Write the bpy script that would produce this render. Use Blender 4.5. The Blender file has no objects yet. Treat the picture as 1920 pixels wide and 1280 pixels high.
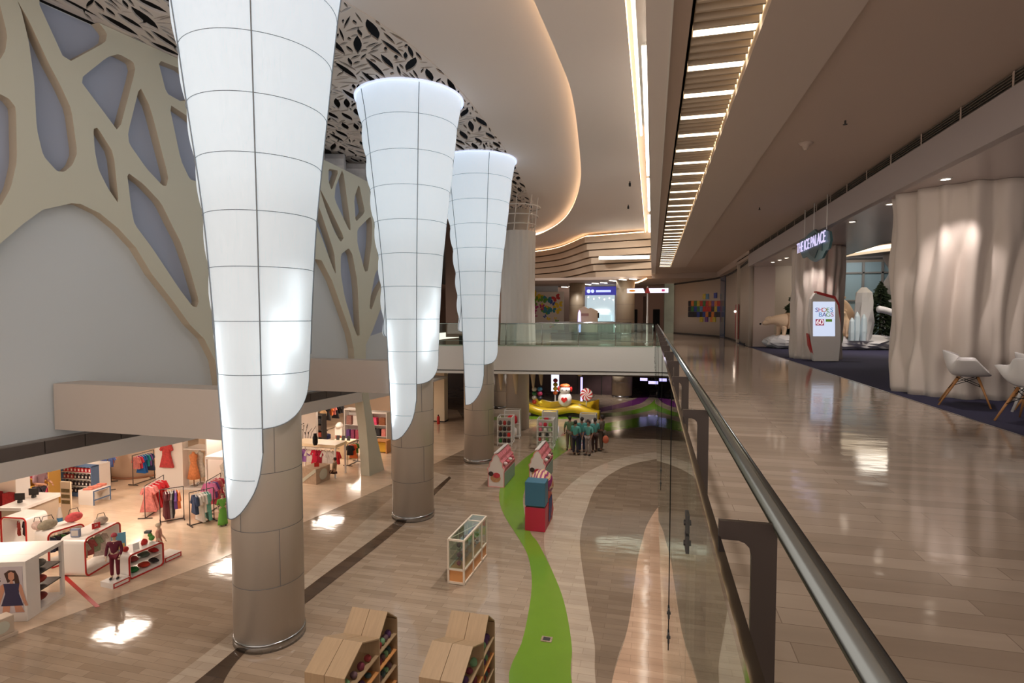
import bpy, bmesh, math, random
from mathutils import Vector, Matrix, geometry
R = random.Random(7)
PI = math.pi
S = bpy.context.scene
COL = S.collection

# ------------------------------------------------------------------ camera
F = 1040.0; EYE = 1.5
YAW = math.atan(263 / F); PITCH = math.atan(48 / F)
cam = bpy.data.cameras.new('camera'); cam.sensor_width = 36; cam.lens = 36 * F / 1920
cam.clip_start = .05; cam.clip_end = 300
co = bpy.data.objects.new('camera', cam); COL.objects.link(co)
co.location = (0, 0, EYE); co.rotation_euler = (PI / 2 - PITCH, 0, YAW)
S.camera = co
# ------------------------------------------------------------------ world, exposure
S.view_settings.view_transform = 'Standard'; S.view_settings.look = 'None'
S.view_settings.exposure = 0.45; S.view_settings.gamma = 1; S.view_settings.use_curve_mapping = False
w = bpy.data.worlds.new('world'); S.world = w; w.use_nodes = True
w.node_tree.nodes['Background'].inputs[0].default_value = (1.0, .86, .76, 1)
w.node_tree.nodes['Background'].inputs[1].default_value = 1.15

def light(name, kind, loc, energy, color=(1, 1, 1), size=1, sizey=None, rot=(0, 0, 0), spot=None, blend=.6):
    d = bpy.data.lights.new(name, kind); d.energy = energy; d.color = color
    if kind == 'AREA':
        d.size = size
        if sizey: d.shape = 'RECTANGLE'; d.size_y = sizey
    else:
        d.shadow_soft_size = size
    if spot: d.spot_size = math.radians(spot); d.spot_blend = blend
    o = bpy.data.objects.new(name, d); COL.objects.link(o); o.location = loc; o.rotation_euler = rot
    return o
WARM = (1, .84, .70); SOFT = (1, .93, .87); NEUT = (1, .92, .86)
# shop ceiling lighting (panels in the shop ceiling)
for (x, y) in ((-15, 8.5), (-15.5, 13), (-20, 13), (-15.5, 17.5), (-20, 18), (-14.5, 22.5), (-19, 23), (-16, 28)):
    light('shop_ceiling_lamp', 'AREA', (x, y, -1.97), 75, WARM, 1.1, 1.1)
# void: lamps recessed in the high ceiling
for (x, y) in ((-1.5, 8), (-1.5, 16), (-1.5, 25), (-3.5, 33)):
    light('high_ceiling_lamp', 'SPOT', (x, y, 7.9), 1400, SOFT, .25, spot=80)
# lower hall under the bridge
for (x, y) in ((-6, 33), (-5, 34.5), (-9, 38), (-3, 44), (1, 40)):
    light('hall_ceiling_lamp', 'SPOT', (x, y, -1.75), 210, SOFT, .12, spot=120)
for (x, y) in ((-6, 39), (-3, 38.5), (-9, 42)):
    light('bulkhead_wash_lamp', 'SPOT', (x, y, 7.6), 300, SOFT, .2, spot=95, rot=(math.radians(48), 0, 0))
# gallery downlights
for (x, y) in ((3.2, 3), (3.2, 9), (3.2, 16), (3, 25), (2.5, 34), (1, 42)):
    light('gallery_downlight_lamp', 'SPOT', (x, y, 4.5), 70, SOFT, .08, spot=100)
for (x, y) in ((-6, 46), (-2, 47), (-10, 46), (-9, 36), (-4, 33)):
    light('far_ceiling_lamp', 'SPOT', (x, y, 4.15), 120, SOFT, .1, spot=120)

# ------------------------------------------------------------------ pixel to place (used to read positions off known planes)
cyw, syw = math.cos(YAW), math.sin(YAW); cpt, spt = math.cos(PITCH), math.sin(PITCH)
FW = Vector((-syw * cpt, cyw * cpt, -spt)); RT = Vector((cyw, syw, 0)); UP = RT.cross(FW)
CAM = Vector((0, 0, EYE))
def ray(px, py): return FW + RT * ((px - 960) / F) + UP * ((640 - py) / F)
def PZ(px, py, z): d = ray(px, py); return CAM + d * ((z - EYE) / d.z)
def PX(px, py, x): d = ray(px, py); return CAM + d * (x / d.x)
def PY(px, py, y): d = ray(px, py); return CAM + d * (y / d.y)
W0 = Vector((-12.84, 8.27, 0)); WD = Vector((1.75, 11.8, 0)).normalized(); WN = Vector((WD.y, -WD.x, 0))
def PW(px, py):
    d = ray(px, py); t = (W0 - CAM).dot(WN) / d.dot(WN); p = CAM + d * t
    return ((p - W0).dot(WD), p.z)
def W3(s, z, off=0): return W0 + WD * s + WN * off + Vector((0, 0, z))

# ------------------------------------------------------------------ materials
def lin(c):
    r = []
    for v in c[:3]:
        v = v / 255
        r.append(v / 12.92 if v <= .04045 else ((v + .055) / 1.055) ** 2.4)
    return (*r, 1)
MATS = {}
def mat(name, rgb=(200, 200, 200), rough=.6, metal=0, emit=0, ecol=None, spec=.5, noise=0, nscale=6, bump=0, bscale=20, trans=0, alpha=1, coat=0, stretch=None):
    if name in MATS: return MATS[name]
    m = bpy.data.materials.new(name); m.use_nodes = True; nt = m.node_tree; b = nt.nodes['Principled BSDF']
    c = lin(rgb)
    b.inputs['Base Color'].default_value = c; b.inputs['Roughness'].default_value = rough
    b.inputs['Metallic'].default_value = metal; b.inputs['Specular IOR Level'].default_value = spec
    if trans: b.inputs['Transmission Weight'].default_value = trans
    if coat: b.inputs['Coat Weight'].default_value = coat; b.inputs['Coat Roughness'].default_value = .05
    if emit:
        b.inputs['Emission Color'].default_value = lin(ecol or rgb); b.inputs['Emission Strength'].default_value = emit
    if noise or bump:
        tc = nt.nodes.new('ShaderNodeTexCoord'); mp = nt.nodes.new('ShaderNodeMapping')
        nt.links.new(tc.outputs['Object'], mp.inputs[0])
        if stretch: mp.inputs['Scale'].default_value = stretch
    if noise:
        n = nt.nodes.new('ShaderNodeTexNoise'); n.inputs['Scale'].default_value = nscale; n.inputs['Detail'].default_value = 4
        nt.links.new(mp.outputs[0], n.inputs['Vector'])
        mx = nt.nodes.new('ShaderNodeMixRGB'); mx.inputs[1].default_value = tuple(v * (1 - noise) for v in c[:3]) + (1,)
        mx.inputs[2].default_value = tuple(min(1, v * (1 + noise)) for v in c[:3]) + (1,)
        nt.links.new(n.outputs[0], mx.inputs[0]); nt.links.new(mx.outputs[0], b.inputs['Base Color'])
    if bump:
        n2 = nt.nodes.new('ShaderNodeTexNoise'); n2.inputs['Scale'].default_value = bscale
        nt.links.new(mp.outputs[0], n2.inputs['Vector'])
        bp = nt.nodes.new('ShaderNodeBump'); bp.inputs['Strength'].default_value = bump; bp.inputs['Distance'].default_value = .02
        nt.links.new(n2.outputs[0], bp.inputs['Height']); nt.links.new(bp.outputs[0], b.inputs['Normal'])
    MATS[name] = m; return m

def marble(name, c1, c2, c3, bw=.9, bh=.22, rough=.1, wav=.12, spec=.5):
    m = bpy.data.materials.new(name); m.use_nodes = True; nt = m.node_tree; b = nt.nodes['Principled BSDF']
    N = nt.nodes.new; L = nt.links.new
    tc = N('ShaderNodeTexCoord'); br = N('ShaderNodeTexBrick')
    L(tc.outputs['Object'], br.inputs['Vector'])
    br.inputs['Scale'].default_value = 1; br.inputs['Brick Width'].default_value = bw; br.inputs['Row Height'].default_value = bh
    br.inputs['Mortar Size'].default_value = .0025; br.inputs['Color1'].default_value = lin(c1); br.inputs['Color2'].default_value = lin(c2)
    br.inputs['Mortar'].default_value = lin(c3); br.offset = .37; br.inputs['Bias'].default_value = -.1
    n = N('ShaderNodeTexNoise'); n.inputs['Scale'].default_value = 1.1; n.inputs['Detail'].default_value = 5
    mp = N('ShaderNodeMapping'); mp.inputs['Scale'].default_value = (1, 4, 1); L(tc.outputs['Object'], mp.inputs[0]); L(mp.outputs[0], n.inputs['Vector'])
    hs = N('ShaderNodeMixRGB'); hs.blend_type = 'MULTIPLY'; hs.inputs[0].default_value = .35
    L(br.outputs['Color'], hs.inputs[1]); L(n.outputs['Color'], hs.inputs[2]); 
    rmp = N('ShaderNodeMapRange'); rmp.inputs[1].default_value = .3; rmp.inputs[2].default_value = .7; rmp.inputs[3].default_value = .55; rmp.inputs[4].default_value = 1.0
    L(n.outputs[0], rmp.inputs[0]); L(rmp.outputs[0], hs.inputs[2]); L(hs.outputs[0], b.inputs['Base Color'])
    b.inputs['Roughness'].default_value = rough; b.inputs['Specular IOR Level'].default_value = spec
    n2 = N('ShaderNodeTexNoise'); n2.inputs['Scale'].default_value = 1.6; mp2 = N('ShaderNodeMapping'); mp2.inputs['Scale'].default_value = (1, 2.2, 1)
    L(tc.outputs['Object'], mp2.inputs[0]); L(mp2.outputs[0], n2.inputs['Vector'])
    bp = N('ShaderNodeBump'); bp.inputs['Strength'].default_value = wav; bp.inputs['Distance'].default_value = .02
    L(n2.outputs[0], bp.inputs['Height']); L(bp.outputs[0], b.inputs['Normal'])
    MATS[name] = m; return m

M_white = mat('painted_plaster', (214, 211, 206), .7)
M_wallw = mat('white_wall_paint', (206, 213, 217), .65)
M_blue = mat('pale_blue_wall_paint', (168, 178, 200), .7)
M_cream = mat('cream_lattice_paint', (204, 203, 186), .6)
M_ceil = mat('ceiling_paint', (226, 219, 214), .75)
M_gceil = mat('gallery_ceiling_paint', (186, 168, 156), .7)
M_perf = mat('perforated_panel_paint', (218, 208, 200), .6)
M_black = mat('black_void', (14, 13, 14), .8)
M_dark = mat('dark_grey', (52, 48, 46), .6)
M_steel = mat('brushed_steel', (170, 172, 174), .22, 1, bump=.05, bscale=90, stretch=(1, .05, 1))
M_plate = mat('painted_steel_plate', (84, 78, 76), .35, .6)
M_col = mat('column_cladding', (208, 199, 188), .38, .25)
M_seam = mat('seam_grey', (112, 112, 114), .6)
M_seaml = mat('fabric_seam', (140, 148, 156), .6)
M_cove = mat('warm_cove_light', (255, 214, 168), .5, emit=5, ecol=(255, 208, 158))
M_strip = mat('cool_strip_light', (255, 250, 240), .5, emit=6, ecol=(255, 247, 232))
M_tube = mat('louvre_tube_light', (255, 244, 225), .5, emit=3.2, ecol=(255, 238, 208))
M_down = mat('downlight_glow', (255, 240, 220), .5, emit=9, ecol=(255, 236, 214))
M_carpet = mat('navy_carpet', (34, 32, 62), .95, bump=.4, bscale=180, noise=.25, nscale=60)
M_wood = mat('light_oak_laminate', (174, 146, 114), .45, noise=.16, nscale=3, stretch=(12, 1, 1))
M_woodo = mat('orange_oak', (214, 150, 92), .45, noise=.1, nscale=4)
M_red = mat('red_paint', (196, 38, 34), .4)
M_gloss = mat('gloss_white_laminate', (238, 232, 226), .25)
M_frame = mat('white_metal_frame', (226, 224, 220), .35)
M_glass = mat('clear_glass', (235, 246, 242), .02, trans=1)
M_brown = mat('brown_wall', (112, 84, 66), .7, noise=.2, nscale=2)

# ------------------------------------------------------------------ mesh helpers
class MB:
    def __init__(s): s.v = []; s.f = []; s.m = []; s.mi = 0
    def mat(s, i): s.mi = i; return s
    def add(s, vs, fs):
        o = len(s.v); s.v += [tuple(v) for v in vs]; s.f += [tuple(i + o for i in f) for f in fs]; s.m += [s.mi] * len(fs); return s
    def box(s, x0, x1, y0, y1, z0, z1):
        return s.add([(x, y, z) for x in (x0, x1) for y in (y0, y1) for z in (z0, z1)],
                     [(0, 1, 3, 2), (4, 6, 7, 5), (0, 4, 5, 1), (2, 3, 7, 6), (0, 2, 6, 4), (1, 5, 7, 3)])
    def obox(s, c, u, v, w):   # centre + three half vectors
        c = Vector(c); u = Vector(u); v = Vector(v); w = Vector(w)
        return s.add([c + a * u + b * v + d * w for a in (-1, 1) for b in (-1, 1) for d in (-1, 1)],
                     [(0, 1, 3, 2), (4, 6, 7, 5), (0, 4, 5, 1), (2, 3, 7, 6), (0, 2, 6, 4), (1, 5, 7, 3)])
    def prism(s, poly, d):     # 3D polygon extruded by vector d
        n = len(poly); p = [Vector(q) for q in poly]; d = Vector(d)
        return s.add(p + [q + d for q in p], [tuple(range(n))[::-1], tuple(range(n, 2 * n))] + [(i, (i + 1) % n, (i + 1) % n + n, i + n) for i in range(n)])
    def tube(s, pts, r, n=8, cap=True):
        pts = [Vector(p) for p in pts]; rs = r if isinstance(r, (list, tuple)) else [r] * len(pts)
        vs = []; last = None
        for i, p in enumerate(pts):
            t = (pts[min(i + 1, len(pts) - 1)] - pts[max(i - 1, 0)]).normalized()
            a = last if last is not None else (Vector((0, 0, 1)) if abs(t.z) < .9 else Vector((1, 0, 0)))
            a = (a - t * a.dot(t)).normalized(); last = a; b = t.cross(a)
            vs += [p + (a * math.cos(2 * PI * k / n) + b * math.sin(2 * PI * k / n)) * rs[i] for k in range(n)]
        fs = [(i * n + k, i * n + (k + 1) % n, (i + 1) * n + (k + 1) % n, (i + 1) * n + k) for i in range(len(pts) - 1) for k in range(n)]
        if cap: fs += [tuple(range(n))[::-1], tuple(range((len(pts) - 1) * n, len(pts) * n))]
        return s.add(vs, fs)
    def lathe(s, prof, c=(0, 0, 0), n=32, fr=None, cap=True, sx=1, sy=1):
        vs = []
        for (r, z) in prof:
            for k in range(n):
                a = 2 * PI * k / n; rr = fr(r, a, z) if fr else r
                vs.append((c[0] + rr * math.cos(a) * sx, c[1] + rr * math.sin(a) * sy, c[2] + z))
        m = len(prof)
        fs = [(i * n + k, i * n + (k + 1) % n, (i + 1) * n + (k + 1) % n, (i + 1) * n + k) for i in range(m - 1) for k in range(n)]
        if cap: fs += [tuple(range(n))[::-1], tuple(range((m - 1) * n, m * n))]
        return s.add(vs, fs)
    def ball(s, c, r, n=12, m=8, sx=1, sy=1, sz=1, f=None):
        vs = []
        for i in range(m + 1):
            t = PI * i / m
            for k in range(n):
                a = 2 * PI * k / n; q = r * (f(a, t) if f else 1)
                vs.append((c[0] + q * sx * math.sin(t) * math.cos(a), c[1] + q * sy * math.sin(t) * math.sin(a), c[2] + q * sz * math.cos(t)))
        fs = [(i * n + k, (i + 1) * n + k, (i + 1) * n + (k + 1) % n, i * n + (k + 1) % n) for i in range(m) for k in range(n)]
        return s.add(vs, fs)
    def build(s, name, m, parent=None, smooth=False, world=False, bevel=0):
        me = bpy.data.meshes.new(name)
        off = parent.location if (parent and world) else None
        me.from_pydata([tuple(Vector(v) - off) for v in s.v] if off is not None else s.v, [], s.f)
        for q in (m if isinstance(m, (list, tuple)) else [m]): me.materials.append(q)
        me.polygons.foreach_set('material_index', s.m)
        me.validate()
        bm = bmesh.new(); bm.from_mesh(me); bmesh.ops.remove_doubles(bm, verts=bm.verts, dist=1e-5)
        bmesh.ops.recalc_face_normals(bm, faces=bm.faces); bm.to_mesh(me); bm.free()
        if smooth: me.polygons.foreach_set('use_smooth', [True] * len(me.polygons))
        me.update()
        o = bpy.data.objects.new(name, me); COL.objects.link(o)
        if parent: o.parent = parent
        if bevel:
            b = o.modifiers.new('b', 'BEVEL'); b.width = bevel; b.segments = 3; b.limit_method = 'ANGLE'
        if smooth == 'auto':
            try: o.data.shade_auto_smooth
            except Exception: pass
        return o

def tag(o, label, cat, group=None, kind=None):
    if label: o['label'] = label
    if cat: o['category'] = cat
    if group: o['group'] = group
    if kind: o['kind'] = kind
    return o
def thing(name, label, cat, loc=(0, 0, 0), rz=0, group=None):
    o = bpy.data.objects.new(name, None); COL.objects.link(o); o.empty_display_size = .1
    o.location = loc; o.rotation_euler = (0, 0, rz); return tag(o, label, cat, group)
def struct(o): o['kind'] = 'structure'; return o
def kids(r): return [c for c in bpy.data.objects if c.parent == r]
CH = {}
def dup(root, loc, rz=None, label=None, group=None, scale=None):
    if root.name not in CH:
        CH[root.name] = [(c, kids(c)) for c in kids(root)]
    r = root.copy(); COL.objects.link(r); r.location = loc
    if rz is not None: r.rotation_euler = (0, 0, rz)
    if scale: r.scale = (scale,) * 3 if not isinstance(scale, tuple) else scale
    if label: r['label'] = label
    if group: r['group'] = group
    for c, gs in CH[root.name]:
        d = c.copy(); COL.objects.link(d); d.parent = r
        for g in gs:
            e = g.copy(); COL.objects.link(e); e.parent = d
    return r

def plate(outer, holes, to3, depth, name, m, side=None):
    """a flat panel with real holes: 2D outline and holes, to3(u,v,d) maps to 3D"""
    vs = []; faces = []
    def ccw(p):
        a = sum(p[i][0] * p[(i + 1) % len(p)][1] - p[(i + 1) % len(p)][0] * p[i][1] for i in range(len(p)))
        return p if a > 0 else p[::-1]
    for poly in [outer] + holes:
        p = ccw([tuple(q) for q in poly]); faces.append(list(range(len(vs), len(vs) + len(p)))); vs += [Vector(q) for q in p]
    V, E, Fc, ov, oe, of = geometry.delaunay_2d_cdt(vs, [], faces, 0, 1e-6)
    keep = [f for f, o in zip(Fc, of) if list(o) == [0]]
    n = len(V); b = MB()
    b.v = [tuple(to3(v.x, v.y, 0)) for v in V] + [tuple(to3(v.x, v.y, depth)) for v in V]
    b.f = [tuple(f) for f in keep] + [tuple(i + n for i in reversed(f)) for f in keep]
    b.m = [0] * len(b.f)
    ed = {}
    for f in keep:
        for i in range(len(f)):
            e = (f[i], f[(i + 1) % len(f)]); ed[e] = ed.get(e, 0) + 1
    for (a, c) in ed:
        if (c, a) not in ed: b.f.append((a, c, c + n, a + n)); b.m.append(1 if side else 0)
    return b.build(name, [m, side] if side else m)

def smooth_poly(p, it=2, k=.25):
    for _ in range(it):
        q = []
        for i in range(len(p)):
            a = p[i]; c = p[(i + 1) % len(p)]
            q += [(a[0] * (1 - k) + c[0] * k, a[1] * (1 - k) + c[1] * k), (a[0] * k + c[0] * (1 - k), a[1] * k + c[1] * (1 - k))]
        p = q
    return p
def spline(pts, n=8):
    """Catmull-Rom through 2D/3D points"""
    P = [Vector(p) for p in pts]; out = []
    for i in range(len(P) - 1):
        a = P[max(i - 1, 0)]; b = P[i]; c = P[i + 1]; d = P[min(i + 2, len(P) - 1)]
        for k in range(n):
            t = k / n
            out.append(.5 * ((2 * b) + (c - a) * t + (2 * a - 5 * b + 4 * c - d) * t * t + (3 * b - a - 3 * c + d) * t ** 3))
    out.append(P[-1]); return out

# ================================================================== SETTING
M_floor = marble('beige_marble', (178, 157, 136), (158, 137, 116), (122, 106, 92), .9, .16, .075, .16)
M_floor2 = marble('light_beige_marble', (198, 180, 160), (184, 165, 146), (140, 120, 100), .9, .2, .085, .16)
M_floor3 = marble('brown_marble', (146, 126, 107), (128, 109, 91), (96, 80, 66), .9, .2, .085, .16)
M_floor4 = marble('peach_marble', (214, 178, 150), (196, 160, 132), (150, 120, 96), .9, .2, .085, .16)
M_floor5 = marble('dark_brown_marble', (96, 78, 64), (78, 62, 50), (50, 40, 34), .9, .3, .085, .1)
M_shopf = marble('shop_tile', (238, 212, 186), (232, 204, 176), (206, 176, 148), .8, .8, .12, .1)
M_galf = marble('gallery_marble', (176, 158, 142), (152, 134, 118), (138, 120, 106), 1.0, .16, .09, .13)
M_green = mat('green_epoxy', (112, 150, 44), .16, noise=.1, nscale=1.5)
M_purple = mat('purple_epoxy', (112, 50, 110), .16)
def thin_glass(name, tint, boost=0.0):
    m = bpy.data.materials.new(name); m.use_nodes = True; nt = m.node_tree; nt.nodes.clear()
    o = nt.nodes.new('ShaderNodeOutputMaterial'); mx = nt.nodes.new('ShaderNodeMixShader'); t = nt.nodes.new('ShaderNodeBsdfTransparent')
    g = nt.nodes.new('ShaderNodeBsdfGlossy'); f = nt.nodes.new('ShaderNodeFresnel'); f.inputs[0].default_value = 1.5; ge = nt.nodes.new('ShaderNodeNewGeometry'); mr = nt.nodes.new('ShaderNodeMapRange'); mr.inputs[3].default_value = 1.5; mr.inputs[4].default_value = 1 / 1.5; nt.links.new(ge.outputs['Backfacing'], mr.inputs[0]); nt.links.new(mr.outputs[0], f.inputs[0])
    t.inputs[0].default_value = lin(tint); g.inputs[1].default_value = .01; g.inputs[0].default_value = (.9, .93, .92, 1)
    nt.links.new(f.outputs[0], mx.inputs[0]); nt.links.new(t.outputs[0], mx.inputs[1]); nt.links.new(g.outputs[0], mx.inputs[2]); nt.links.new(mx.outputs[0], o.inputs[0])
    MATS[name] = m; return m
M_tg = thin_glass('balustrade_glass', (238, 244, 240)); M_tgg = thin_glass('green_tint_glass', (238, 247, 242))

LF = -5.0
def slab(name, poly, z0, z1, m, kind='structure'):
    o = MB().prism([(p[0], p[1], z0) for p in poly], (0, 0, z1 - z0)).build(name, m)
    if kind: o['kind'] = kind
    return o
def bx(name, x0, x1, y0, y1, z0, z1, m):
    return struct(MB().box(x0, x1, y0, y1, z0, z1).build(name, m))
bx('floor_lower', -32, 8, -4, 64, LF - .2, LF, M_floor)
# inlays in the lower floor
def inlay(n, pix, m, z=.003, sm=True, close=None):
    P = [PZ(a, b, LF) for a, b in pix]
    return slab('trim_%d' % n, [(p.x, p.y) for p in P], LF + z - .002, LF + z, m)
def dens(p, n=6): return [tuple(v) for v in spline([Vector((a, b, 0)) for a, b in p], n)]
def inl2(n, left, right, m, z=.003):
    def g(pix):
        P = [PZ(a, b, LF) for a, b in pix]; return [(v.x, v.y) for v in spline([Vector((p.x, p.y, 0)) for p in P], 6)]
    L_ = g(left); R_ = g(right)
    b = MB(); k = 60
    def samp(C, t):
        i = t * (len(C) - 1); j = min(int(i), len(C) - 2); f = i - j
        return (C[j][0] * (1 - f) + C[j + 1][0] * f, C[j][1] * (1 - f) + C[j + 1][1] * f)
    vs = []
    for i in range(k + 1):
        a = samp(L_, i / k); c = samp(R_, i / k); vs += [(a[0], a[1], LF + z), (c[0], c[1], LF + z)]
    b.add(vs, [(2 * i, 2 * i + 1, 2 * i + 3, 2 * i + 2) for i in range(k)])
    return struct(b.build('trim_%d' % n, m))
# shop floor zone, pale bands, dark band
slab('trim_1', [(-32, -2), (-13.3, 6), (-11.2, 12), (-9.6, 20), (-8.6, 27), (-13, 36), (-32, 40)], LF, LF + .003, M_shopf)
inl2(2, [(300, 1290), (430, 1190), (575, 1075), (700, 962), (800, 880)], [(360, 1330), (448, 1210), (575, 1104), (740, 978), (842, 893)], M_floor2, .004)
inl2(3, [(340, 1300), (448, 1212), (575, 1102), (739, 980), (842, 893)], [(400, 1330), (448, 1235), (575, 1130), (760, 981), (846, 896)], M_floor5, .005)
inl2(4, [(1000, 1500), (953, 1280), (981, 1196), (997, 1102), (992, 1050), (978, 1018), (943, 961), (936, 924), (948, 896), (974, 867), (1009, 842), (1056, 816), (1117, 797), (1234, 778), (1330, 768)],
     [(1120, 1500), (1072, 1280), (1072, 1210), (1058, 1130), (1037, 1074), (1009, 1018), (995, 999), (983, 961), (982, 925), (998, 893), (1037, 863), (1079, 835), (1126, 811), (1234, 797), (1330, 790)], M_green, .006)
inl2(5, [(1072, 1500), (1072, 1280), (1072, 1210), (1058, 1130), (1037, 1074), (1020, 1020), (1030, 960), (1062, 915), (1110, 880), (1180, 855), (1300, 838)],
     [(1150, 1500), (1117, 1280), (1115, 1210), (1105, 1149), (1088, 1032), (1090, 990), (1098, 961), (1117, 914), (1149, 886), (1196, 867), (1300, 850)], M_floor2, .0045)
inl2(6, [(1150, 1500), (1117, 1280), (1115, 1210), (1105, 1149), (1088, 1032), (1090, 990), (1098, 961), (1117, 914), (1149, 886), (1196, 867), (1300, 850)],
     [(1120, 1500), (1147, 1280), (1162, 1220), (1178, 1172), (1190, 1090), (1196, 1046), (1205, 1010), (1215, 980), (1243, 942), (1290, 920), (1400, 905)], M_floor3, .004)
inl2(7, [(1120, 1500), (1147, 1280), (1178, 1172), (1196, 1046), (1215, 980), (1243, 942), (1300, 915)],
     [(1250, 1500), (1255, 1280), (1262, 1172), (1266, 1046), (1268, 980), (1280, 942), (1310, 930)], M_floor4, .0035)
inl2(8, [(1120, 766), (1160, 757), (1190, 748), (1204, 738), (1196, 728), (1170, 718)], [(1120, 773), (1168, 764), (1205, 754), (1218, 738), (1207, 723), (1180, 713)], M_purple, .005)
inl2(9, [(880, 785), (960, 780), (1060, 778), (1140, 774), (1190, 768), (1222, 755), (1230, 738), (1222, 724)], [(880, 790), (960, 786), (1060, 785), (1140, 781), (1200, 774), (1240, 760), (1250, 738), (1240, 720)], M_green, .0045)
o = thing('floor_socket', 'small dark square floor box set in the green floor path', 'floor box', PZ(1025, 1199, LF) + Vector((0, 0, .007)))
MB().box(-.11, .11, -.09, .09, 0, .012).build('rim', M_floor, o); MB().box(-.07, .07, -.055, .055, .012, .016).build('lid', M_dark, o)

# ------------------ gallery slab, carpet
bx('floor_gallery_slab', .15, 4.45, -4, 60, -1.5, 0, M_white)
bx('floor_gallery', .148, 4.5, -4, 60, 0, .004, M_galf)
bx('floor_gallery_far', 4.5, 6.2, 28.4, 60, -.1, .004, M_galf)
bx('floor_palace_carpet', 4.5, 18, -4, 33, -.1, .006, M_carpet)
bx('trim_10', 4.47, 4.5, -4, 28.4, 0, .009, M_steel)
# ------------------ bridge / far upper floor
bd = Vector((11.1, 1.5, 0)).normalized(); B0 = Vector((.14, 28.70, 0))
def BR(t, off, z): return B0 - bd * t + Vector((-bd.y, bd.x, 0)) * off + Vector((0, 0, z))
q = [BR(0, 0, 0), BR(13.2, 0, 0), Vector((-13.2, 62, 0)), Vector((.14, 62, 0))]
slab('floor_bridge_slab', [(p.x, p.y) for p in q], -1.5, -.01, M_white)
slab('floor_bridge', [(p.x, p.y) for p in q], -.01, .004, M_galf)
b = MB(); b.prism([BR(0, -.012, -1.36), BR(13.2, -.012, -1.36), BR(13.2, -.012, -1.31), BR(0, -.012, -1.31)], (0, .012, 0)); struct(b.build('trim_11', M_dark))
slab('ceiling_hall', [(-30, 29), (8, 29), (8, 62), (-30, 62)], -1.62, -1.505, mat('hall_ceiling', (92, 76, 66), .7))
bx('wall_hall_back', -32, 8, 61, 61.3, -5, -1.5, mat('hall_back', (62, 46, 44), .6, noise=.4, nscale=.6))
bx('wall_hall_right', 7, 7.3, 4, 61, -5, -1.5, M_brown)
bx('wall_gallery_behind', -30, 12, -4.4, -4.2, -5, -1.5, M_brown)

# ------------------ ceilings
perfR = [(-8.6, 5), (-7.7, 8), (-6.95, 10), (-6.3, 11.8), (-5.9, 13.6), (-5.72, 16), (-5.76, 19), (-5.95, 22.5), (-6.35, 27), (-6.9, 31), (-7.4, 34.5), (-8.2, 38)]
pr_ = [(v.x, v.y) for v in spline([Vector((a, b, 0)) for a, b in perfR], 5)]
perfO = pr_ + [(-11.5, 38), (-13.6, 27), (-13.7, 24), (-13, 20.5), (-12.25, 16.5), (-12.25, 12.9), (-12.8, 9.6), (-13.6, 5)]
def inpoly(x, y, P):
    c = False
    for i in range(len(P)):
        x1, y1 = P[i]; x2, y2 = P[i - 1]
        if (y1 > y) != (y2 > y) and x < (x2 - x1) * (y - y1) / (y2 - y1) + x1: c = not c
    return c
# leaf-shaped cut-outs: fat leaves with thin slits radiating round them
holes = []; grid = {}
def circ(x, y, a, L, wd):
    n = max(1, int(L / max(wd, .05)))
    return [(x + math.cos(a) * L * t, y + math.sin(a) * L * t, max(.03, wd * (1 - (2 * t) ** 2) * .62)) for t in [(-.5 + (i + .5) / n) for i in range(n)]]
def try_leaf(x, y, a, L, wd, gap=.03):
    cs = circ(x, y, a, L, wd)
    for (cx, cy_, r) in cs:
        if not inpoly(cx, cy_, perfO) : return False
        for gx in (-1, 0, 1):
            for gy in (-1, 0, 1):
                for (ox, oy, orr) in grid.get((int(cx * 2.5) + gx, int(cy_ * 2.5) + gy), ()):
                    if (ox - cx) ** 2 + (oy - cy_) ** 2 < (r + orr + gap) ** 2: return False
    ex = [(x + math.cos(a) * L * s_ * .55, y + math.sin(a) * L * s_ * .55) for s_ in (-1, 1)]
    for e in ex:
        if not inpoly(e[0], e[1], perfO): return False
    for c in cs: grid.setdefault((int(c[0] * 2.5), int(c[1] * 2.5)), []).append(c)
    ca, sa = math.cos(a), math.sin(a); h = []
    for t in (-.5, -.32, -.12, .12, .32, .5):
        d = wd * .5 * (1 - (2 * t) ** 2); h.append((t * L, d))
    pts = [(t, d) for t, d in h] + [(t, -d) for t, d in h[-2:0:-1]]
    holes.append([(x + ca * t - sa * d, y + sa * t + ca * d) for t, d in pts]); return True
for k in range(4000):
    y = R.uniform(6, 37.5); x = R.uniform(-13.6, -5.7)
    a = R.gauss(1.72, .22)
    if try_leaf(x, y, a, R.uniform(.8, 1.35), R.uniform(.19, .29), .07): pass
nb = list(holes)
for h in nb:
    cx = sum(p[0] for p in h) / len(h); cy_ = sum(p[1] for p in h) / len(h)
    for k in range(28):
        aa = R.uniform(0, 2 * PI); rr = R.uniform(.25, .7)
        try_leaf(cx + rr * math.cos(aa), cy_ + rr * math.sin(aa) * 1.3, R.gauss(-.25, .35) if R.random() < .7 else R.gauss(1.7, .3), R.uniform(.4, .85), R.uniform(.065, .13), -.014)
for k in range(22000):
    y = R.uniform(6, 37.5); x = R.uniform(-13.6, -5.7)
    try_leaf(x, y, R.gauss(-.2, .4) if R.random() < .6 else R.gauss(1.75, .3), R.uniform(.2, .6), R.uniform(.05, .13), -.006)
pc = plate(perfO, holes, lambda u, v, d: Vector((u, v, 8.3 + d)), .05, 'ceiling_perforated', M_perf); struct(pc)
bx('ceiling_void_black', -22, -5.2, 2, 42, 9.5, 9.6, M_black)
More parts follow.
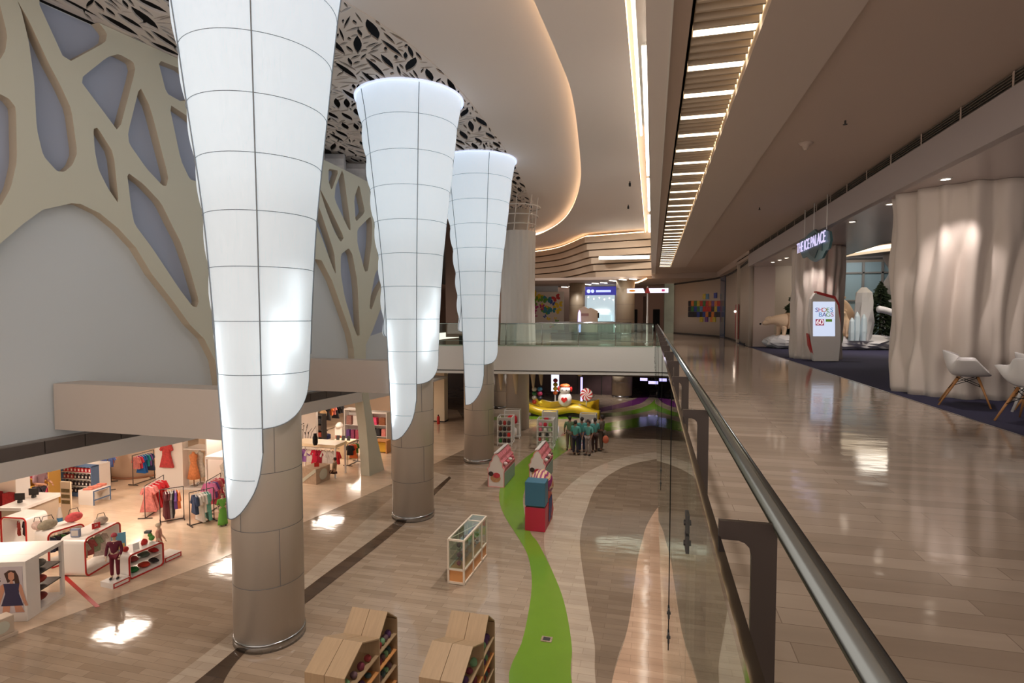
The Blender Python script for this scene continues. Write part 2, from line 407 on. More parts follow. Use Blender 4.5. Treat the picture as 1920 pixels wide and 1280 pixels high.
bx('wall_void_black', -16.2, -16, 2, 42, 4, 9.6, M_black); bx('ceiling_void_black_side', -5.25, -5.2, 2, 42, 8.4, 9.5, M_black)
# inner smooth ceiling and outer ceiling with glowing cove edge between them
cove = [(-2.6, -4), (-2.55, 4), (-2.5, 9), (-2.42, 12), (-2.36, 14), (-2.36, 16.5), (-2.74, 21), (-3.35, 26.5), (-4.21, 31.2), (-5.2, 35.3), (-6.35, 38.8), (-7.8, 42), (-9.5, 44.7), (-13, 48)]
cv = [(v.x, v.y) for v in spline([Vector((a, b, 0)) for a, b in cove], 8)]
slab('ceiling_void_inner', [(-8.6, -4)] + pr_ + [(-14.5, 38.2), (-14.5, 50)] + [(p[0] + .5, p[1]) for p in cv[::-1]], 8.31, 8.36, M_ceil)
slab('ceiling_void_outer', cv + [(-16, 60), (-.62, 60), (-.62, -4)], 7.98, 8.03, M_ceil)
b = MB(); b.tube([(p[0] + .035, p[1], 8.06) for p in cv], .028, 6)
o = b.build('cove_light', M_cove, None, True); tag(o, 'long curved warm cove light glowing along the edge of the high white ceiling', 'cove light')
b = MB(); b.box(-.655, -.61, -4, 46.5, 8.0, 8.06)
tag(b.build('cove_light', M_cove), 'straight warm cove light running the length of the high ceiling beside the gallery', 'cove light')
bx('ceiling_slot', -.62, .4, -4, 60, 8.3, 8.35, M_ceil)
for (y0, y1, x0, x1, lb) in ((3, 21, -.5, -.43, 'nearest white light strip in the slot beside the gallery bulkhead, narrow one'), (14.2, 27, -.33, -.16, 'wide white light strip in the bulkhead slot, second from the camera'),
                        (27.6, 36, -.33, -.16, 'white light strip in the bulkhead slot beyond the second one'), (37.5, 46, -.36, -.2, 'farthest white light strip in the slot, by the stepped bulkhead')):
    o = thing('strip_light', lb, 'strip light', ((x0 + x1) / 2, (y0 + y1) / 2, 8.05), 0, 'strip lights in the bulkhead slot')
    MB().box(x0, x1, y0, y1, 8.03, 8.07).build('diffuser', M_strip, o, world=True); MB().box(x0 - .01, x1 + .01, y0 - .01, y1 + .01, 8.07, 8.1).build('housing', M_frame, o, world=True); MB().box((x0 + x1) / 2 - .01, (x0 + x1) / 2 + .01, y0 + .3, y1 - .3, 8.1, 8.305).build('hanger', M_frame, o, world=True)
bx('wall_bulkhead', -.1, .0, -4, 46, 4.66, 8.3, M_ceil)
bx('trim_12', -.1, .16, -4, 46, 4.6, 4.66, M_ceil)
bx('ceiling_gallery_edge', .16, .39, -4, 46, 4.66, 4.72, M_gceil)
bx('trim_13', .15, .17, -4, 46, 4.58, 4.66, M_frame)
bx('ceiling_gallery_band', 1.11, 2.04, -4, 37.5, 4.62, 4.72, mat('gallery_band_paint', (196, 182, 172), .6))
bx('ceiling_gallery_band_far', .16, 2.04, 37.5, 43, 4.62, 4.72, M_gceil)
bx('ceiling_gallery', 2.04, 4.66, -4, 43, 4.67, 4.75, M_gceil)
bx('ceiling_gallery_far', -.1, 7, 43, 62, 4.3, 4.8, M_gceil)
bx('ceiling_gallery_end', 4.5, 7, 29, 43, 4.3, 4.8, M_gceil)
bx('ceiling_louvre_recess', .35, 1.15, -4, 37.5, 5.05, 5.1, M_ceil)
bx('trim_14', .36, .39, -4, 37.5, 4.66, 5.05, M_black); bx('trim_15', 1.11, 1.14, -4, 37.5, 4.72, 5.05, M_ceil)
# louvre light
lt = thing('louvre_light', 'long recessed ceiling light with cross slats running above the gallery edge', 'ceiling light', (.75, 16, 4.65))
b = MB(); y = 2.0
while y < 37.3:
    b.box(.40, 1.08, y, y + .035, 4.66, 4.80); y += .183
b.build('slats', mat('slat_paint', (186, 170, 150), .6), lt, world=True)
y = 2.0 + .045
while y < 37.0:
    MB().box(.41, 1.07, y, y + .125, 4.655, 4.69).build('light_tube', M_tube, lt, world=True); y += .915
b = MB().box(1.085, 1.108, 2, 37.3, 4.76, 4.80); b.build('edge_light', mat('louvre_edge_glow', (255, 226, 180), .5, emit=2.2, ecol=(255, 220, 170)), lt, world=True)

# right gallery fascia with air grille
bx('wall_palace_fascia', 4.47, 4.62, -4, 29, 3.88, 4.45, mat('fascia_paint', (176, 166, 164), .6))
bx('trim_16', 4.62, 4.66, -4, 29, 4.4, 4.75, M_black)
def grille(name, label, pts, z0, z1, loc):
    g = thing(name, label, 'air grille', loc)
    b = MB()
    for i in range(5):
        zz = z0 + (z1 - z0) * (i + .5) / 5
        for a, c in zip(pts, pts[1:]):
            b.prism([(a[0], a[1], zz - .006), (c[0], c[1], zz - .006), (c[0], c[1], zz + .004), (a[0], a[1], zz + .004)], (.03, 0, 0))
    b.build('slats', mat('grille_metal', (108, 100, 92), .5), g, world=True)
    b = MB()
    d = 0
    for a, c in zip(pts, pts[1:]):
        L_ = math.hypot(c[0] - a[0], c[1] - a[1]); n = max(1, int(L_ / 1.25))
        for i in range(n):
            t = i / n; b.box(a[0] + (c[0] - a[0]) * t - .012, a[0] + (c[0] - a[0]) * t, a[1] + (c[1] - a[1]) * t - .012, a[1] + (c[1] - a[1]) * t + .012, z0, z1)
    b.build('dividers', M_gceil, g, world=True); return g
grille('air_grille', 'long dark slotted air grille along the top of the gallery wall', [(4.5, -4), (4.5, 29)], 4.46, 4.66, (4.5, 12, 4.46))
# far curved wall
cw = [(4.53, 28.9), (4.62, 31), (4.77, 34.7), (4.8, 38), (4.63, 41.4), (4.0, 43.6), (3.12, 45.7), (1.77, 49.2)]
cws = [(v.x, v.y) for v in spline([Vector((a, b, 0)) for a, b in cw], 8)]
def wall_strip(name, pts, z0, z1, m, th=.2):
    b = MB(); n = len(pts); vs = []
    for (x, y) in pts: vs += [(x, y, z0), (x, y, z1), (x + th, y + th * .3, z1), (x + th, y + th * .3, z0)]
    b.add(vs, [(4 * i + k, 4 * i + (k + 1) % 4, 4 * i + 4 + (k + 1) % 4, 4 * i + 4 + k) for i in range(n - 1) for k in range(4)] + [(0, 1, 2, 3), tuple(4 * (n - 1) + k for k in (3, 2, 1, 0))])
    return struct(b.build(name, m, None, True))
wall_strip('wall_right', cws, 0, 4.3, mat('far_wall_paint', (196, 182, 168), .6))
wall_strip('baseboard_right', [(p[0] - .02, p[1]) for p in cws[6:]], 0.004, .1, M_dark, .02)
wall_strip('trim_17', [(p[0] - .03, p[1]) for p in cws], 4.12, 4.24, M_dark, .03)
bx('wall_far_pink', -4.2, 1.0, 53, 53.2, 0, 4.3, mat('pinkish_wall', (176, 146, 134), .6))
bx('wall_far_green', 1.0, 2.6, 50.5, 53.2, 0, 4.3, mat('mint_wall', (150, 160, 146), .6, noise=.3, nscale=1.2))
bx('wall_far_left', -18, -8.6, 51.5, 51.7, 0, 4.3, M_wallw)
bx('wall_far_cap', -18, 3, 57, 57.2, 4.3, 8.3, M_ceil); bx('wall_far_back', -18, 8, 54.2, 54.4, 0, 4.3, MATS['pinkish_wall']); bx('wall_far_corner', 2.6, 7, 50.5, 50.7, 0, 4.3, MATS['mint_wall'])
bx('ceiling_far', -18, -.1, 43.5, 62, 4.3, 4.5, M_gceil)
bx('wall_left_far', -18.5, -18.2, 34, 58, 0, 9, M_brown)
bx('wall_left_plaza', -14.2, -8.9, 37, 37.2, 0, 8.3, mat('taupe_wall', (128, 104, 90), .7))
# stepped bulkhead at the far end of the void
for i in range(6):
    z1 = 7.72 - i * .55; dx = .17 * i
    cc = [(-14 + dx, 55), (-11.3 + dx, 53.2), (-9.6 + dx, 51.9), (-8.2 + dx, 50.1), (-6.9 + dx, 47.6), (-5.9 + dx, 45.4)]
    cc = [(v.x, v.y) for v in spline([Vector((a, b, 0)) for a, b in cc], 5)] + [(-5.25 + dx, 44.1 + .06 * i), (-.1, 42.8 + .06 * i), (-.1, 57), (-14, 57)]
    slab('trim_%d' % (20 + i), cc, z1 - .46, z1, mat('bulkhead_paint', (206, 184, 160), .65))
    slab('trim_%d' % (30 + i), [(p[0] + .3, p[1] + .3) for p in cc[:-2]] + [(-.1, 57), (-13.7, 57)], z1 - .55, z1 - .46, mat('bulkhead_gap_shade', (120, 100, 84), .7))  # recesses coloured darker than the steps: shadow under each step put into the paint
    if i == 0:
        b = MB(); b.tube([(p[0] + .1, p[1] + .12, 7.77) for p in cc[:-3]], .035, 6)
        tag(b.build('cove_light', M_cove, None, True), 'curved warm cove light on top of the stepped bulkhead', 'cove light')
        b = MB(); b.tube([(-5.1, 44.15, 7.77), (-.7, 42.95, 7.77)], .03, 6)
        tag(b.build('cove_light', M_cove, None, True), 'straight short warm cove light on top of the stepped bulkhead, right part', 'cove light')
o = thing('strip_light', 'bright white strip light mounted across the stepped far bulkhead', 'strip light', (-2.1, 42.6, 5.9))
P1 = PZ(1136, 491, 5.9); 
MB().box(-3.95, -.3, 42.55, 42.7, 5.78, 5.98).build('diffuser', M_strip, o, world=True); MB().box(-4, -.25, 42.7, 43.3, 5.75, 6.0).build('housing', M_frame, o, world=True)

# ------------------ left wall with branching lattice
TP = lambda L: [PW(a, b) for a, b in L]
holesA = [
 [(-60, 170), (0, 176), (17, 185), (30, 202), (32, 302), (20, 353), (0, 388), (-60, 405)],
 [(-60, -60), (-10, -30), (14, 65), (10, 95), (0, 112), (-60, 125)],
 [(32, 0), (55, 40), (91, 118), (114, 161), (134, 205), (145, 286), (136, 309), (121, 322), (107, 321), (81, 292), (69, 242), (64, 151), (54, 77), (40, 20)],
 [(67, -6), (124, 119), (198, 79), (201, 62), (160, 12), (120, -4)],
 [(149, 149), (201, 107), (223, 101), (250, 116), (254, 131), (223, 248), (188, 201)],
 [(262, 161), (282, 201), (316, 332), (312, 349), (304, 347), (275, 316), (242, 269), (240, 249)],
 [(296, 112), (345, 131), (380, 175), (341, 191), (312, 175)],
 [(317, 195), (352, 218), (400, 260), (400, 330), (372, 341), (356, 336), (339, 300)],
 [(175, 242), (183, 239), (213, 287), (223, 383), (202, 352), (185, 318), (178, 285)],
 [(238, 322), (269, 345), (302, 380), (324, 425), (339, 454), (356, 504), (373, 564), (369, 576), (361, 574), (336, 541), (285, 464), (252, 420), (246, 390)],
 [(420, 330), (470, 360), (500, 420), (480, 560), (455, 600), (430, 560)],
 [(450, 200), (520, 240), (560, 300), (550, 330), (500, 330), (460, 270)],
]
holesB = [
 [(654, 465), (661, 477), (670, 527), (675, 628), (670, 630), (661, 606), (646, 556), (639, 513), (639, 477)],
 [(695, 405), (698, 420), (697, 456), (690, 508), (684, 509), (670, 456), (670, 430)],
 [(709, 545), (697, 580), (693, 578), (695, 556), (704, 510), (722, 490), (730, 510)],
 [(629, 351), (643, 315), (657, 420), (657, 432), (654, 430), (627, 373)],
 [(673, 344), (684, 395), (681, 402), (667, 416), (664, 373)],
 [(616, 316), (635, 320), (622, 357), (616, 340)],
 [(598, 350), (616, 384), (645, 445), (639, 454), (627, 434), (612, 395)],
 [(593, 377), (602, 398), (627, 474), (630, 515), (623, 499), (602, 441), (589, 412)],
]
sharp = {2, 3, 8, 13, 16, 17}
hl = []
for i, h in enumerate(holesA + holesB): hl.append(smooth_poly(TP(h), 1, .12))
arch1 = TP([(411, 719), (403, 675), (383, 635), (356, 608), (322, 561), (285, 514), (255, 464), (222, 428), (188, 400), (151, 382), (134, 381), (80, 393), (43, 420), (0, 457), (-60, 530), (-110, 640), (-130, 745)])
arch2 = TP([(664, 673), (663, 653), (657, 624), (641, 578), (623, 527), (603, 488), (585, 484), (560, 500), (520, 560), (492, 620), (478, 660), (474, 705)])
s1 = TP([(686, 673), (686, 646), (698, 621), (713, 581), (735, 545)])
ztop = 8.29
outer = [(-8, ztop)] + [(-8, -1.2)] + [(arch1[-1][0], -1.2)] + arch1[::-1] + [(arch1[0][0] + .02, -1.2), (arch2[-1][0], -1.2)] + arch2[::-1] + [(arch2[0][0], -1.2), (s1[0][0], -1.2)] + s1 + [(14.6, 4.5), (14.6, 6.6), (11, 6.95), (8.6, 7.15), (7.2, ztop)]
# keep the outline simple: outline runs clockwise round the lattice
lat = plate(outer, hl, lambda u, v, d: W3(u, v, d), -.28, 'wall_lattice', M_cream, mat('lattice_edge_paint', (196, 182, 160), .6)); struct(lat)
b = MB(); b.prism([W3(-8, -1.2, -.28), W3(14.9, -1.2, -.28), W3(14.9, 6.55, -.28), W3(11, 6.9, -.28), W3(8.6, 7.1, -.28), W3(7.4, 8.3, -.28), W3(-8, 8.3, -.28)], tuple(WN * -.15)); struct(b.build('wall_left', M_wallw))
# upper part of the back wall is pale blue where it shows through the branches
def lift(P): return [(u, max(.45, v + .45)) for u, v in P]
bl = [(-7.9, 8.28), (-7.9, 5.0)] + lift(arch1[::-1][3:]) + [((arch1[0][0] + arch2[-1][0]) / 2, .5)] + lift(arch2[::-1][1:]) + [(13.9, .9), (14.4, 2.5), (14.4, 6.5), (11, 6.85), (8.6, 7.05), (7.3, 8.28)]
struct(plate(bl, [], lambda u, v, d: W3(u, v, -.276 + d), -.003, 'wall_left_blue_panel', M_blue))
# fascia below with dark tile strip
b = MB(); b.prism([W3(-8, -1.9, .0), W3(15.2, -1.9, 0), W3(15.2, -1.5, 0), W3(-8, -1.5, 0)], tuple(WN * -.4)); struct(b.build('trim_40', mat('soffit_paint', (214, 208, 202), .6)))
b = MB()
for i in range(29):
    s0 = -8 + i * .8; b.prism([W3(s0 + .012, -1.49, -.02), W3(s0 + .788, -1.49, -.02), W3(s0 + .788, -1.22, -.02), W3(s0 + .012, -1.22, -.02)], tuple(WN * -.2))
struct(b.build('trim_41', mat('dark_strip_tile', (92, 84, 80), .35, noise=.15)))
b = MB(); b.prism([W3(-8, -1.52, -.06), W3(15.2, -1.52, -.06), W3(15.2, -1.2, -.06), W3(-8, -1.2, -.06)], tuple(WN * -.3)); struct(b.build('trim_42', mat('grout_grey', (140, 132, 126), .6)))
# sloping feet of the two trunks, down to the shop floor
def foot(n, ds):
    P = TP([(678, 731), (689, 731), (694, 760), (706, 820), (720, 881), (692, 896), (690, 850), (686, 800), (681, 760)])
    P[4] = (P[4][0], LF + .005); P[5] = (P[5][0], LF + .005)
    b = MB().mat(0); b.prism([W3(u + ds, v, .02) for u, v in P], tuple(WN * -.42)); return struct(b.build('trim_%d' % n, M_cream))
foot(43, 0); foot(44, -5.6)
# cross beams from the wall to the columns
bx('trim_45', -12.9, -7.5, 9.4, 10.0, -1.03, 0.0, mat('beam_paint', (196, 184, 174), .6)); bx('trim_46', -11.9, -7.5, 16.3, 16.9, -1.0, 0.05, MATS['beam_paint'])
# shop shell
slab('ceiling_shop', [(-32, -4), (-14.8, -4), (-10.9, 22.5), (-10.9, 28.5), (-32, 36)], -1.9, -1.8, M_white)
bx('wall_shop_back', -30.3, -30, -4, 40, LF, -1.9, mat('shop_wall', (240, 214, 188), .6)); bx('wall_shop_end', -30, -14.5, 33, 33.2, LF, -1.9, MATS['shop_wall'])
bx('wall_shop_near', -30, -19.3, 11.0, 11.2, LF, -1.9, MATS['shop_wall'])
# ================================================================== LIT COLUMNS
def tmesh(txt, size, ext, name, m, parent, loc, rot, align='CENTER', scx=1, world=True):
    cu = bpy.data.curves.new(name, 'FONT'); cu.body = txt; cu.size = size; cu.extrude = ext; cu.align_x = align; cu.align_y = 'CENTER'
    t = bpy.data.objects.new(name + '_tmp', cu); COL.objects.link(t)
    me = bpy.data.meshes.new_from_object(t.evaluated_get(bpy.context.evaluated_depsgraph_get())); bpy.data.objects.remove(t)
    me.materials.clear(); me.materials.append(m); me.name = name
    o = bpy.data.objects.new(name, me); COL.objects.link(o)
    if parent: o.parent = parent
    o.location = (Vector(loc) - parent.location) if (parent and world) else loc
    o.rotation_euler = rot; o.scale = (scx, 1, 1); return o
def skin(name, J, E, m, parent=None, sub=2, world=False, mats=None):
    me = bpy.data.meshes.new(name); off = parent.location if (parent and world) else Vector((0, 0, 0))
    me.from_pydata([Vector(j[:3]) - off for j in J], E, []); o = bpy.data.objects.new(name + '_tmp', me); COL.objects.link(o)
    sk = o.modifiers.new('s', 'SKIN'); sk.use_smooth_shade = True
    for i, j in enumerate(J):
        r = j[3]; o.data.skin_vertices[0].data[i].radius = (r, j[4] if len(j) > 4 else r)
    o.data.skin_vertices[0].data[0].use_root = True
    if sub: ss = o.modifiers.new('u', 'SUBSURF'); ss.levels = sub
    bpy.context.view_layer.update()
    nm = bpy.data.meshes.new_from_object(o.evaluated_get(bpy.context.evaluated_depsgraph_get())); bpy.data.objects.remove(o)
    nm.name = name; nm.materials.clear(); nm.materials.append(m)
    r = bpy.data.objects.new(name, nm); COL.objects.link(r)
    if parent: r.parent = parent
    nm.polygons.foreach_set('use_smooth', [True] * len(nm.polygons))
    return r

def shade_mat(name, em, tr):
    m = bpy.data.materials.new(name); m.use_nodes = True; nt = m.node_tree; nt.nodes.clear(); N = nt.nodes.new; L = nt.links.new
    o = N('ShaderNodeOutputMaterial'); d = N('ShaderNodeBsdfDiffuse'); t = N('ShaderNodeBsdfTranslucent'); mx = N('ShaderNodeMixShader'); e = N('ShaderNodeEmission'); a = N('ShaderNodeAddShader')
    n = N('ShaderNodeTexNoise'); tc = N('ShaderNodeTexCoord'); mp = N('ShaderNodeMapping'); mp.inputs['Scale'].default_value = (9, 9, .25); L(tc.outputs['Object'], mp.inputs[0]); L(mp.outputs[0], n.inputs['Vector'])
    cr = N('ShaderNodeMapRange'); cr.inputs[1].default_value = .3; cr.inputs[2].default_value = .7; cr.inputs[3].default_value = .8; cr.inputs[4].default_value = .92; L(n.outputs[0], cr.inputs[0])
    cb = N('ShaderNodeCombineColor'); mlt = N('ShaderNodeMath'); mlt.operation = 'MULTIPLY'; mlt.inputs[1].default_value = .97; L(cr.outputs[0], mlt.inputs[0]); L(mlt.outputs[0], cb.inputs[0]); L(cr.outputs[0], cb.inputs[1]); L(cr.outputs[0], cb.inputs[2])
    L(cb.outputs[0], d.inputs[0]); L(cb.outputs[0], t.inputs[0])
    mx.inputs[0].default_value = tr; e.inputs[0].default_value = (.76, .89, 1, 1); e.inputs[1].default_value = em
    L(d.outputs[0], mx.inputs[1]); L(t.outputs[0], mx.inputs[2]); L(mx.outputs[0], a.inputs[0]); L(e.outputs[0], a.inputs[1]); L(a.outputs[0], o.inputs[0]); return m
M_shade = shade_mat('backlit_fabric', .24, .45)
M_cloth = mat('unlit_white_fabric', (206, 204, 200), .8, bump=.5, bscale=3, stretch=(6, 6, .3))
PROF = [(-2.6, .72), (-1.9, .74), (-.6, .80), (0, .83), (1.35, .885), (2.06, .925), (3.1, .99), (4.0, 1.08), (4.85, 1.18), (5.7, 1.28), (6.6, 1.38), (7.6, 1.5), (8.25, 1.62)]
def pr_r(z):
    for (a, ra), (c, rc) in zip(PROF, PROF[1:]):
        if z <= c: t = max(0, (z - a) / (c - a)); return ra + (rc - ra) * t
    return PROF[-1][1]
BT = [(0, 0), (.2, .03), (.35, .08), (.5, .18), (.6, .28), (.7, .41), (.8, .56), (.88, .74), (.94, .95), (.98, 1.15), (1, 1.35)]
def bt(t):
    for (a, ra), (c, rc) in zip(BT, BT[1:]):
        if t <= c: return ra + (rc - ra) * (t - a) / (c - a)
    return BT[-1][1]
PAN = [(-126, -2.42), (-56, -.62), (30, 1.0), (102, 1.2), (168, .78)]
PW_ = {-126: 70, -56: 86, 30: 72, 102: 66, 168: 66}
def lit_column(loc, label, group, lamp=True):
    t = thing('lit_column', label, 'column', loc, 0, group)
    b = MB(); b.lathe([(.67, LF + .17), (.67, 4)], n=48); b.build('shaft', M_col, t, True)
    MB().lathe([(.69, LF), (.69, LF + .15), (.675, LF + .17)], n=48).build('base_ring', M_steel, t, True)
    b = MB()
    for i, z in enumerate([LF + 1.25 + 1.12 * k for k in range(5)]):
        b.lathe([(.672, z), (.674, z + .006), (.672, z + .012)], n=48, cap=False)
        for k in range(3):
            a = k * 2 * PI / 3 + i * 1.0 - .6; b.tube([(.672 * math.cos(a), .672 * math.sin(a), z), (.672 * math.cos(a), .672 * math.sin(a), z + 1.12)], .006, 4)
    b.build('panel_joints', M_seam, t)
    for pi_, (a0, z0) in enumerate(PAN):
        b = MB(); nc, nr = 18, 60; vs = []
        for i in range(nc + 1):
            u = i / nc; a = math.radians(a0 + PW_[a0] * u); zb = z0 + bt(u)
            for j in range(nr + 1):
                v = j / nr; z = zb + (8.24 - zb) * v
                r = pr_r(z); ph = (z + 2.6) % 1.0
                r += .028 * math.sin(PI * u) * (.4 + .6 * math.sin(PI * ph)) - .012 * (1 - min(1, min(ph, 1 - ph) * 6))
                if pi_ == 4: r += .055 * math.sin(PI * u) * (math.sin(PI * ph) - .5)
                vs.append((r * math.cos(a), r * math.sin(a), z))
        m_ = nr + 1
        b.add(vs, [(i * m_ + j, (i + 1) * m_ + j, (i + 1) * m_ + j + 1, i * m_ + j + 1) for i in range(nc) for j in range(nr)])
        b.build('fabric_panel', M_shade, t, True)
        b = MB(); a = math.radians(a0); zs = min(z0, PAN[pi_ - 1][1] + 1.35)
        b.tube([((pr_r(z) + .012) * math.cos(a), (pr_r(z) + .012) * math.sin(a), z) for z in [zs + (8.24 - zs) * k / 20 for k in range(21)]], .013, 6)
        b.build('rib', M_seaml, t, True)
        b = MB(); pts = []
        for i in range(17):
            u = i / 16; a = math.radians(a0 + PW_[a0] * u); z = z0 + bt(u); pts.append(((pr_r(z) + .02 * math.sin(PI * u)) * math.cos(a), (pr_r(z) + .02 * math.sin(PI * u)) * math.sin(a), z))
        b.tube(pts, .011, 5); b.build('hem', M_seaml, t, True)
    b = MB(); z = -1.6
    while z < 8.2:
        for (a0, z0) in PAN:
            pts = []
            for i in range(13):
                u = i / 12
                if z < z0 + bt(u) + .02: continue
                a = math.radians(a0 + PW_[a0] * u); r = pr_r(z) + .028 * math.sin(PI * u) * .4 + .001; pts.append((r * math.cos(a), r * math.sin(a), z))
            if len(pts) > 1: b.tube(pts, .0065, 4)
        z += 1.0
    b.build('ring_seams', M_seaml, t)
    MB().lathe([(1.2, 8.245), (1.7, 8.245), (1.7, 8.29), (1.2, 8.29)], n=48, cap=False).build('rim_light', mat('rim_glow', (225, 235, 255), .5, emit=.6, ecol=(210, 225, 255)), t)
    return t
CX = -7.5
lc = lit_column((CX, 9.5, 0), 'nearest and largest glowing white fabric-wrapped column', 'lit columns')
dup(lc, (CX, 16.5, 0), 0, 'second glowing fabric-wrapped column, its flared top fully in view')
dup(lc, (CX, 23.6, 0), 0, 'third and smallest glowing fabric-wrapped column, beside the bridge railing')
for y in (9.5, 16.5):
    for (a, z) in ((-121, -1.2), (-112, -.9), (-117, .6), (-35, .9), (-15, 1.6)):
        aa = math.radians(a); light('shade_lamp', 'AREA', (CX + .685 * math.cos(aa), y + .685 * math.sin(aa), z), 2.0, (.82, .92, 1), .03, 1.5, (PI / 2, 0, aa - PI / 2))
t = thing('draped_column', 'round column wrapped in unlit straight hanging white fabric behind the bridge railing', 'column', (CX, 31.0, 0))
MB().lathe([(.66, LF), (.66, 7.5)], n=40).build('shaft', M_col, t, True)
MB().lathe([(.99, .0), (.95, 1), (.93, 2.5), (.96, 4.5), (1.0, 6.25)], n=72, cap=False, fr=lambda r, a, z: r + .03 * math.sin(a * 17 + z * .2) + .02 * math.sin(a * 7 + 1)).build('drape', M_cloth, t, True)
b = MB()
for k in range(8):
    a = k * PI / 4; b.tube([(.97 * math.cos(a), .97 * math.sin(a), 6.2), (1.15 * math.cos(a + .2), 1.15 * math.sin(a + .2), 8.2)], .025, 5)
for z, r in ((6.6, 1.05), (7.1, 1.15), (7.6, 1.28)): b.lathe([(r, z), (r + .03, z + .03), (r, z + .06)], n=32, cap=False)
b.build('hoop_frame', M_frame, t)
for (dx, dy, L_) in ((-.9, -.5, 1.15), (.1, -1.0, 1.25), (.95, -.3, 1.0), (1.25, .5, .9)):
    bb = MB(); vs = []
    for i in range(7):
        w_ = .36 * (1 - i / 8) ; z = -1.63 - L_ * i / 6
        for k in range(10): a = 2 * PI * k / 10; vs.append((dx + w_ * .5 * math.cos(a) * (1 + .2 * math.sin(3 * a)) + .04 * i / 6, dy + w_ * .25 * math.sin(a), z))
    bb.add(vs, [(i * 10 + k, i * 10 + (k + 1) % 10, (i + 1) * 10 + (k + 1) % 10, (i + 1) * 10 + k) for i in range(6) for k in range(10)] + [tuple(range(10)), tuple(range(60, 70))])
    bb.build('fabric_tail', mat('cream_fabric', (226, 206, 170), .8), t, True)
# plain round columns
def rcol(loc, r, z0, z1, label, m=None):
    t = thing('round_column', label, 'column', loc)
    MB().lathe([(r, z0 + .15), (r, z1)], n=40).build('shaft', m or M_col, t, True); MB().lathe([(r + .02, z0), (r + .02, z0 + .15)], n=40).build('base_ring', M_steel, t, True)
    b = MB(); z = z0 + 1.2
    while z < z1: b.lathe([(r + .002, z), (r + .005, z + .008), (r + .002, z + .016)], n=40, cap=False); z += 1.2
    b.build('panel_joints', M_seam, t)
M_colb = mat('taupe_column', (176, 160, 138), .4)
rcol((-2.1, 45.0, 0), .72, 0, 4.3, 'round taupe column between the lit store and the pink wall, upper floor', M_colb)
rcol((-6.3, 47.8, 0), .68, 0, 4.3, 'round taupe column between the butterfly mural and the lit store', M_colb)
rcol((-2.3, 45.2, 0), .8, LF, -1.6, 'round column on the lower floor inside the purple and green floor swirl', M_colb)
rcol((-10.3, 37.8, 0), .6, LF, -1.6, 'round column far under the bridge, left of the yellow bench', M_col)
t = thing('square_pillar', 'cream rectangular pillar on the lower floor under the bridge', 'pillar', (-12.6, 31.9, LF)); MB().box(-.35, .35, -.3, .3, 0, 3.4).build('shaft', mat('cream_pillar', (226, 210, 184), .5), t); MB().box(-.37, .37, -.32, .32, 0, .08).build('skirting', M_dark, t)
e = thing('fire_extinguisher', 'small red fire extinguisher at the foot of the cream pillar', 'fire extinguisher', PZ(822, 795, LF))
MB().lathe([(.08, 0), (.09, .05), (.09, .42), (.05, .5), (.03, .52)], n=14).build('cylinder', M_red, e, True); MB().box(-.02, .02, -.07, .05, .52, .57).build('handle', M_black, e)

# ================================================================== BALUSTRADES
GX = .129
bal = thing('gallery_balustrade', 'long steel and glass balustrade running beside the camera into the distance', 'balustrade', (.2, 12, 0))
MB().tube([(.258, -1.5, 1.085), (.258, 28.65, 1.085)], .0225, 24).build('handrail', mat('satin_handrail', (126, 132, 132), .22, 1), bal, True, world=True)
J = [1.17 + 1.37 * k for k in range(-1, 20)]
gj = [-3.0, -.5, 1.95, 3.62, 7.0, 11, 14, 17, 20, 23, 26, 28.65]
for a, c in zip(gj, gj[1:]):
    MB().box(GX - .006, GX + .006, a + .006, c - .006, -1.53, 1.045).build('glass_panel', M_tg, bal, world=True)
b = MB(); b.box(GX - .009, GX + .009, -3, 28.65, 1.035, 1.056); b.build('top_cap', mat('dark_polished_steel', (110, 108, 104), .05, 1), bal, world=True)
for y in J:
    b = MB()
    b.prism([(GX + .006, y, 1.05), (GX + .006, y, 1.088), (.244, y, 1.088), (.244, y, 0), (.197, y, 0), (.197, y, 1.02), (.194, y, 1.036), (.184, y, 1.046), (.172, y, 1.05)], (0, .012, 0))
    b.build('post', mat('dark_bronze_plate', (64, 54, 50), .32, .5), bal, world=True)
for y in gj[1:-1]:
    for z in ((.80, .73) if y == 1.95 else (-.40, -.56)):
        bb = MB(); bb.box(GX - .012, GX + .02, y - .03, y + .03, z - .03, z + .03); bb.tube([(GX - .018, y - .01, z), (GX + .02, y - .01, z)], .01, 8); bb.build('clamp', M_dark, bal, world=True)
    if y != 1.95: MB().box(GX - .009, GX + .009, y - .006, y + .006, -.65, 1.03).build('joint_seal', mat('matt_seal', (30, 30, 30), 1, spec=0), bal, world=True)
bal2 = thing('bridge_balustrade', 'green-tinted glass balustrade along the bridge across the void', 'balustrade', BR(6, 0, 0))
MB().tube([BR(.1, .06, 1.1), BR(13.1, .06, 1.1)], .03, 12).build('handrail', M_steel, bal2, True, world=True)
MB().tube([BR(.1, .06, .2), BR(13.1, .06, .2)], .012, 8).build('lower_rail', M_steel, bal2, True, world=True)
for k in range(7):
    a0, a1 = .1 + k * 1.86, .1 + (k + 1) * 1.86 - .03
    MB().prism([BR(a0, -.02, -.06), BR(a1, -.02, -.06), BR(a1, -.02, 1.12), BR(a0, -.02, 1.12)], tuple(BR(0, .012, 0) - BR(0, 0, 0))).build('glass_panel', M_tgg, bal2, world=True)
    MB().tube([BR(a0, .06, 0), BR(a0, .06, 1.1)], .022, 8).build('post', M_steel, bal2, True, world=True)
bal3 = thing('escalator_balustrade', 'glass balustrade round the escalator opening, behind the bridge railing', 'balustrade', (-3.5, 36, 0))
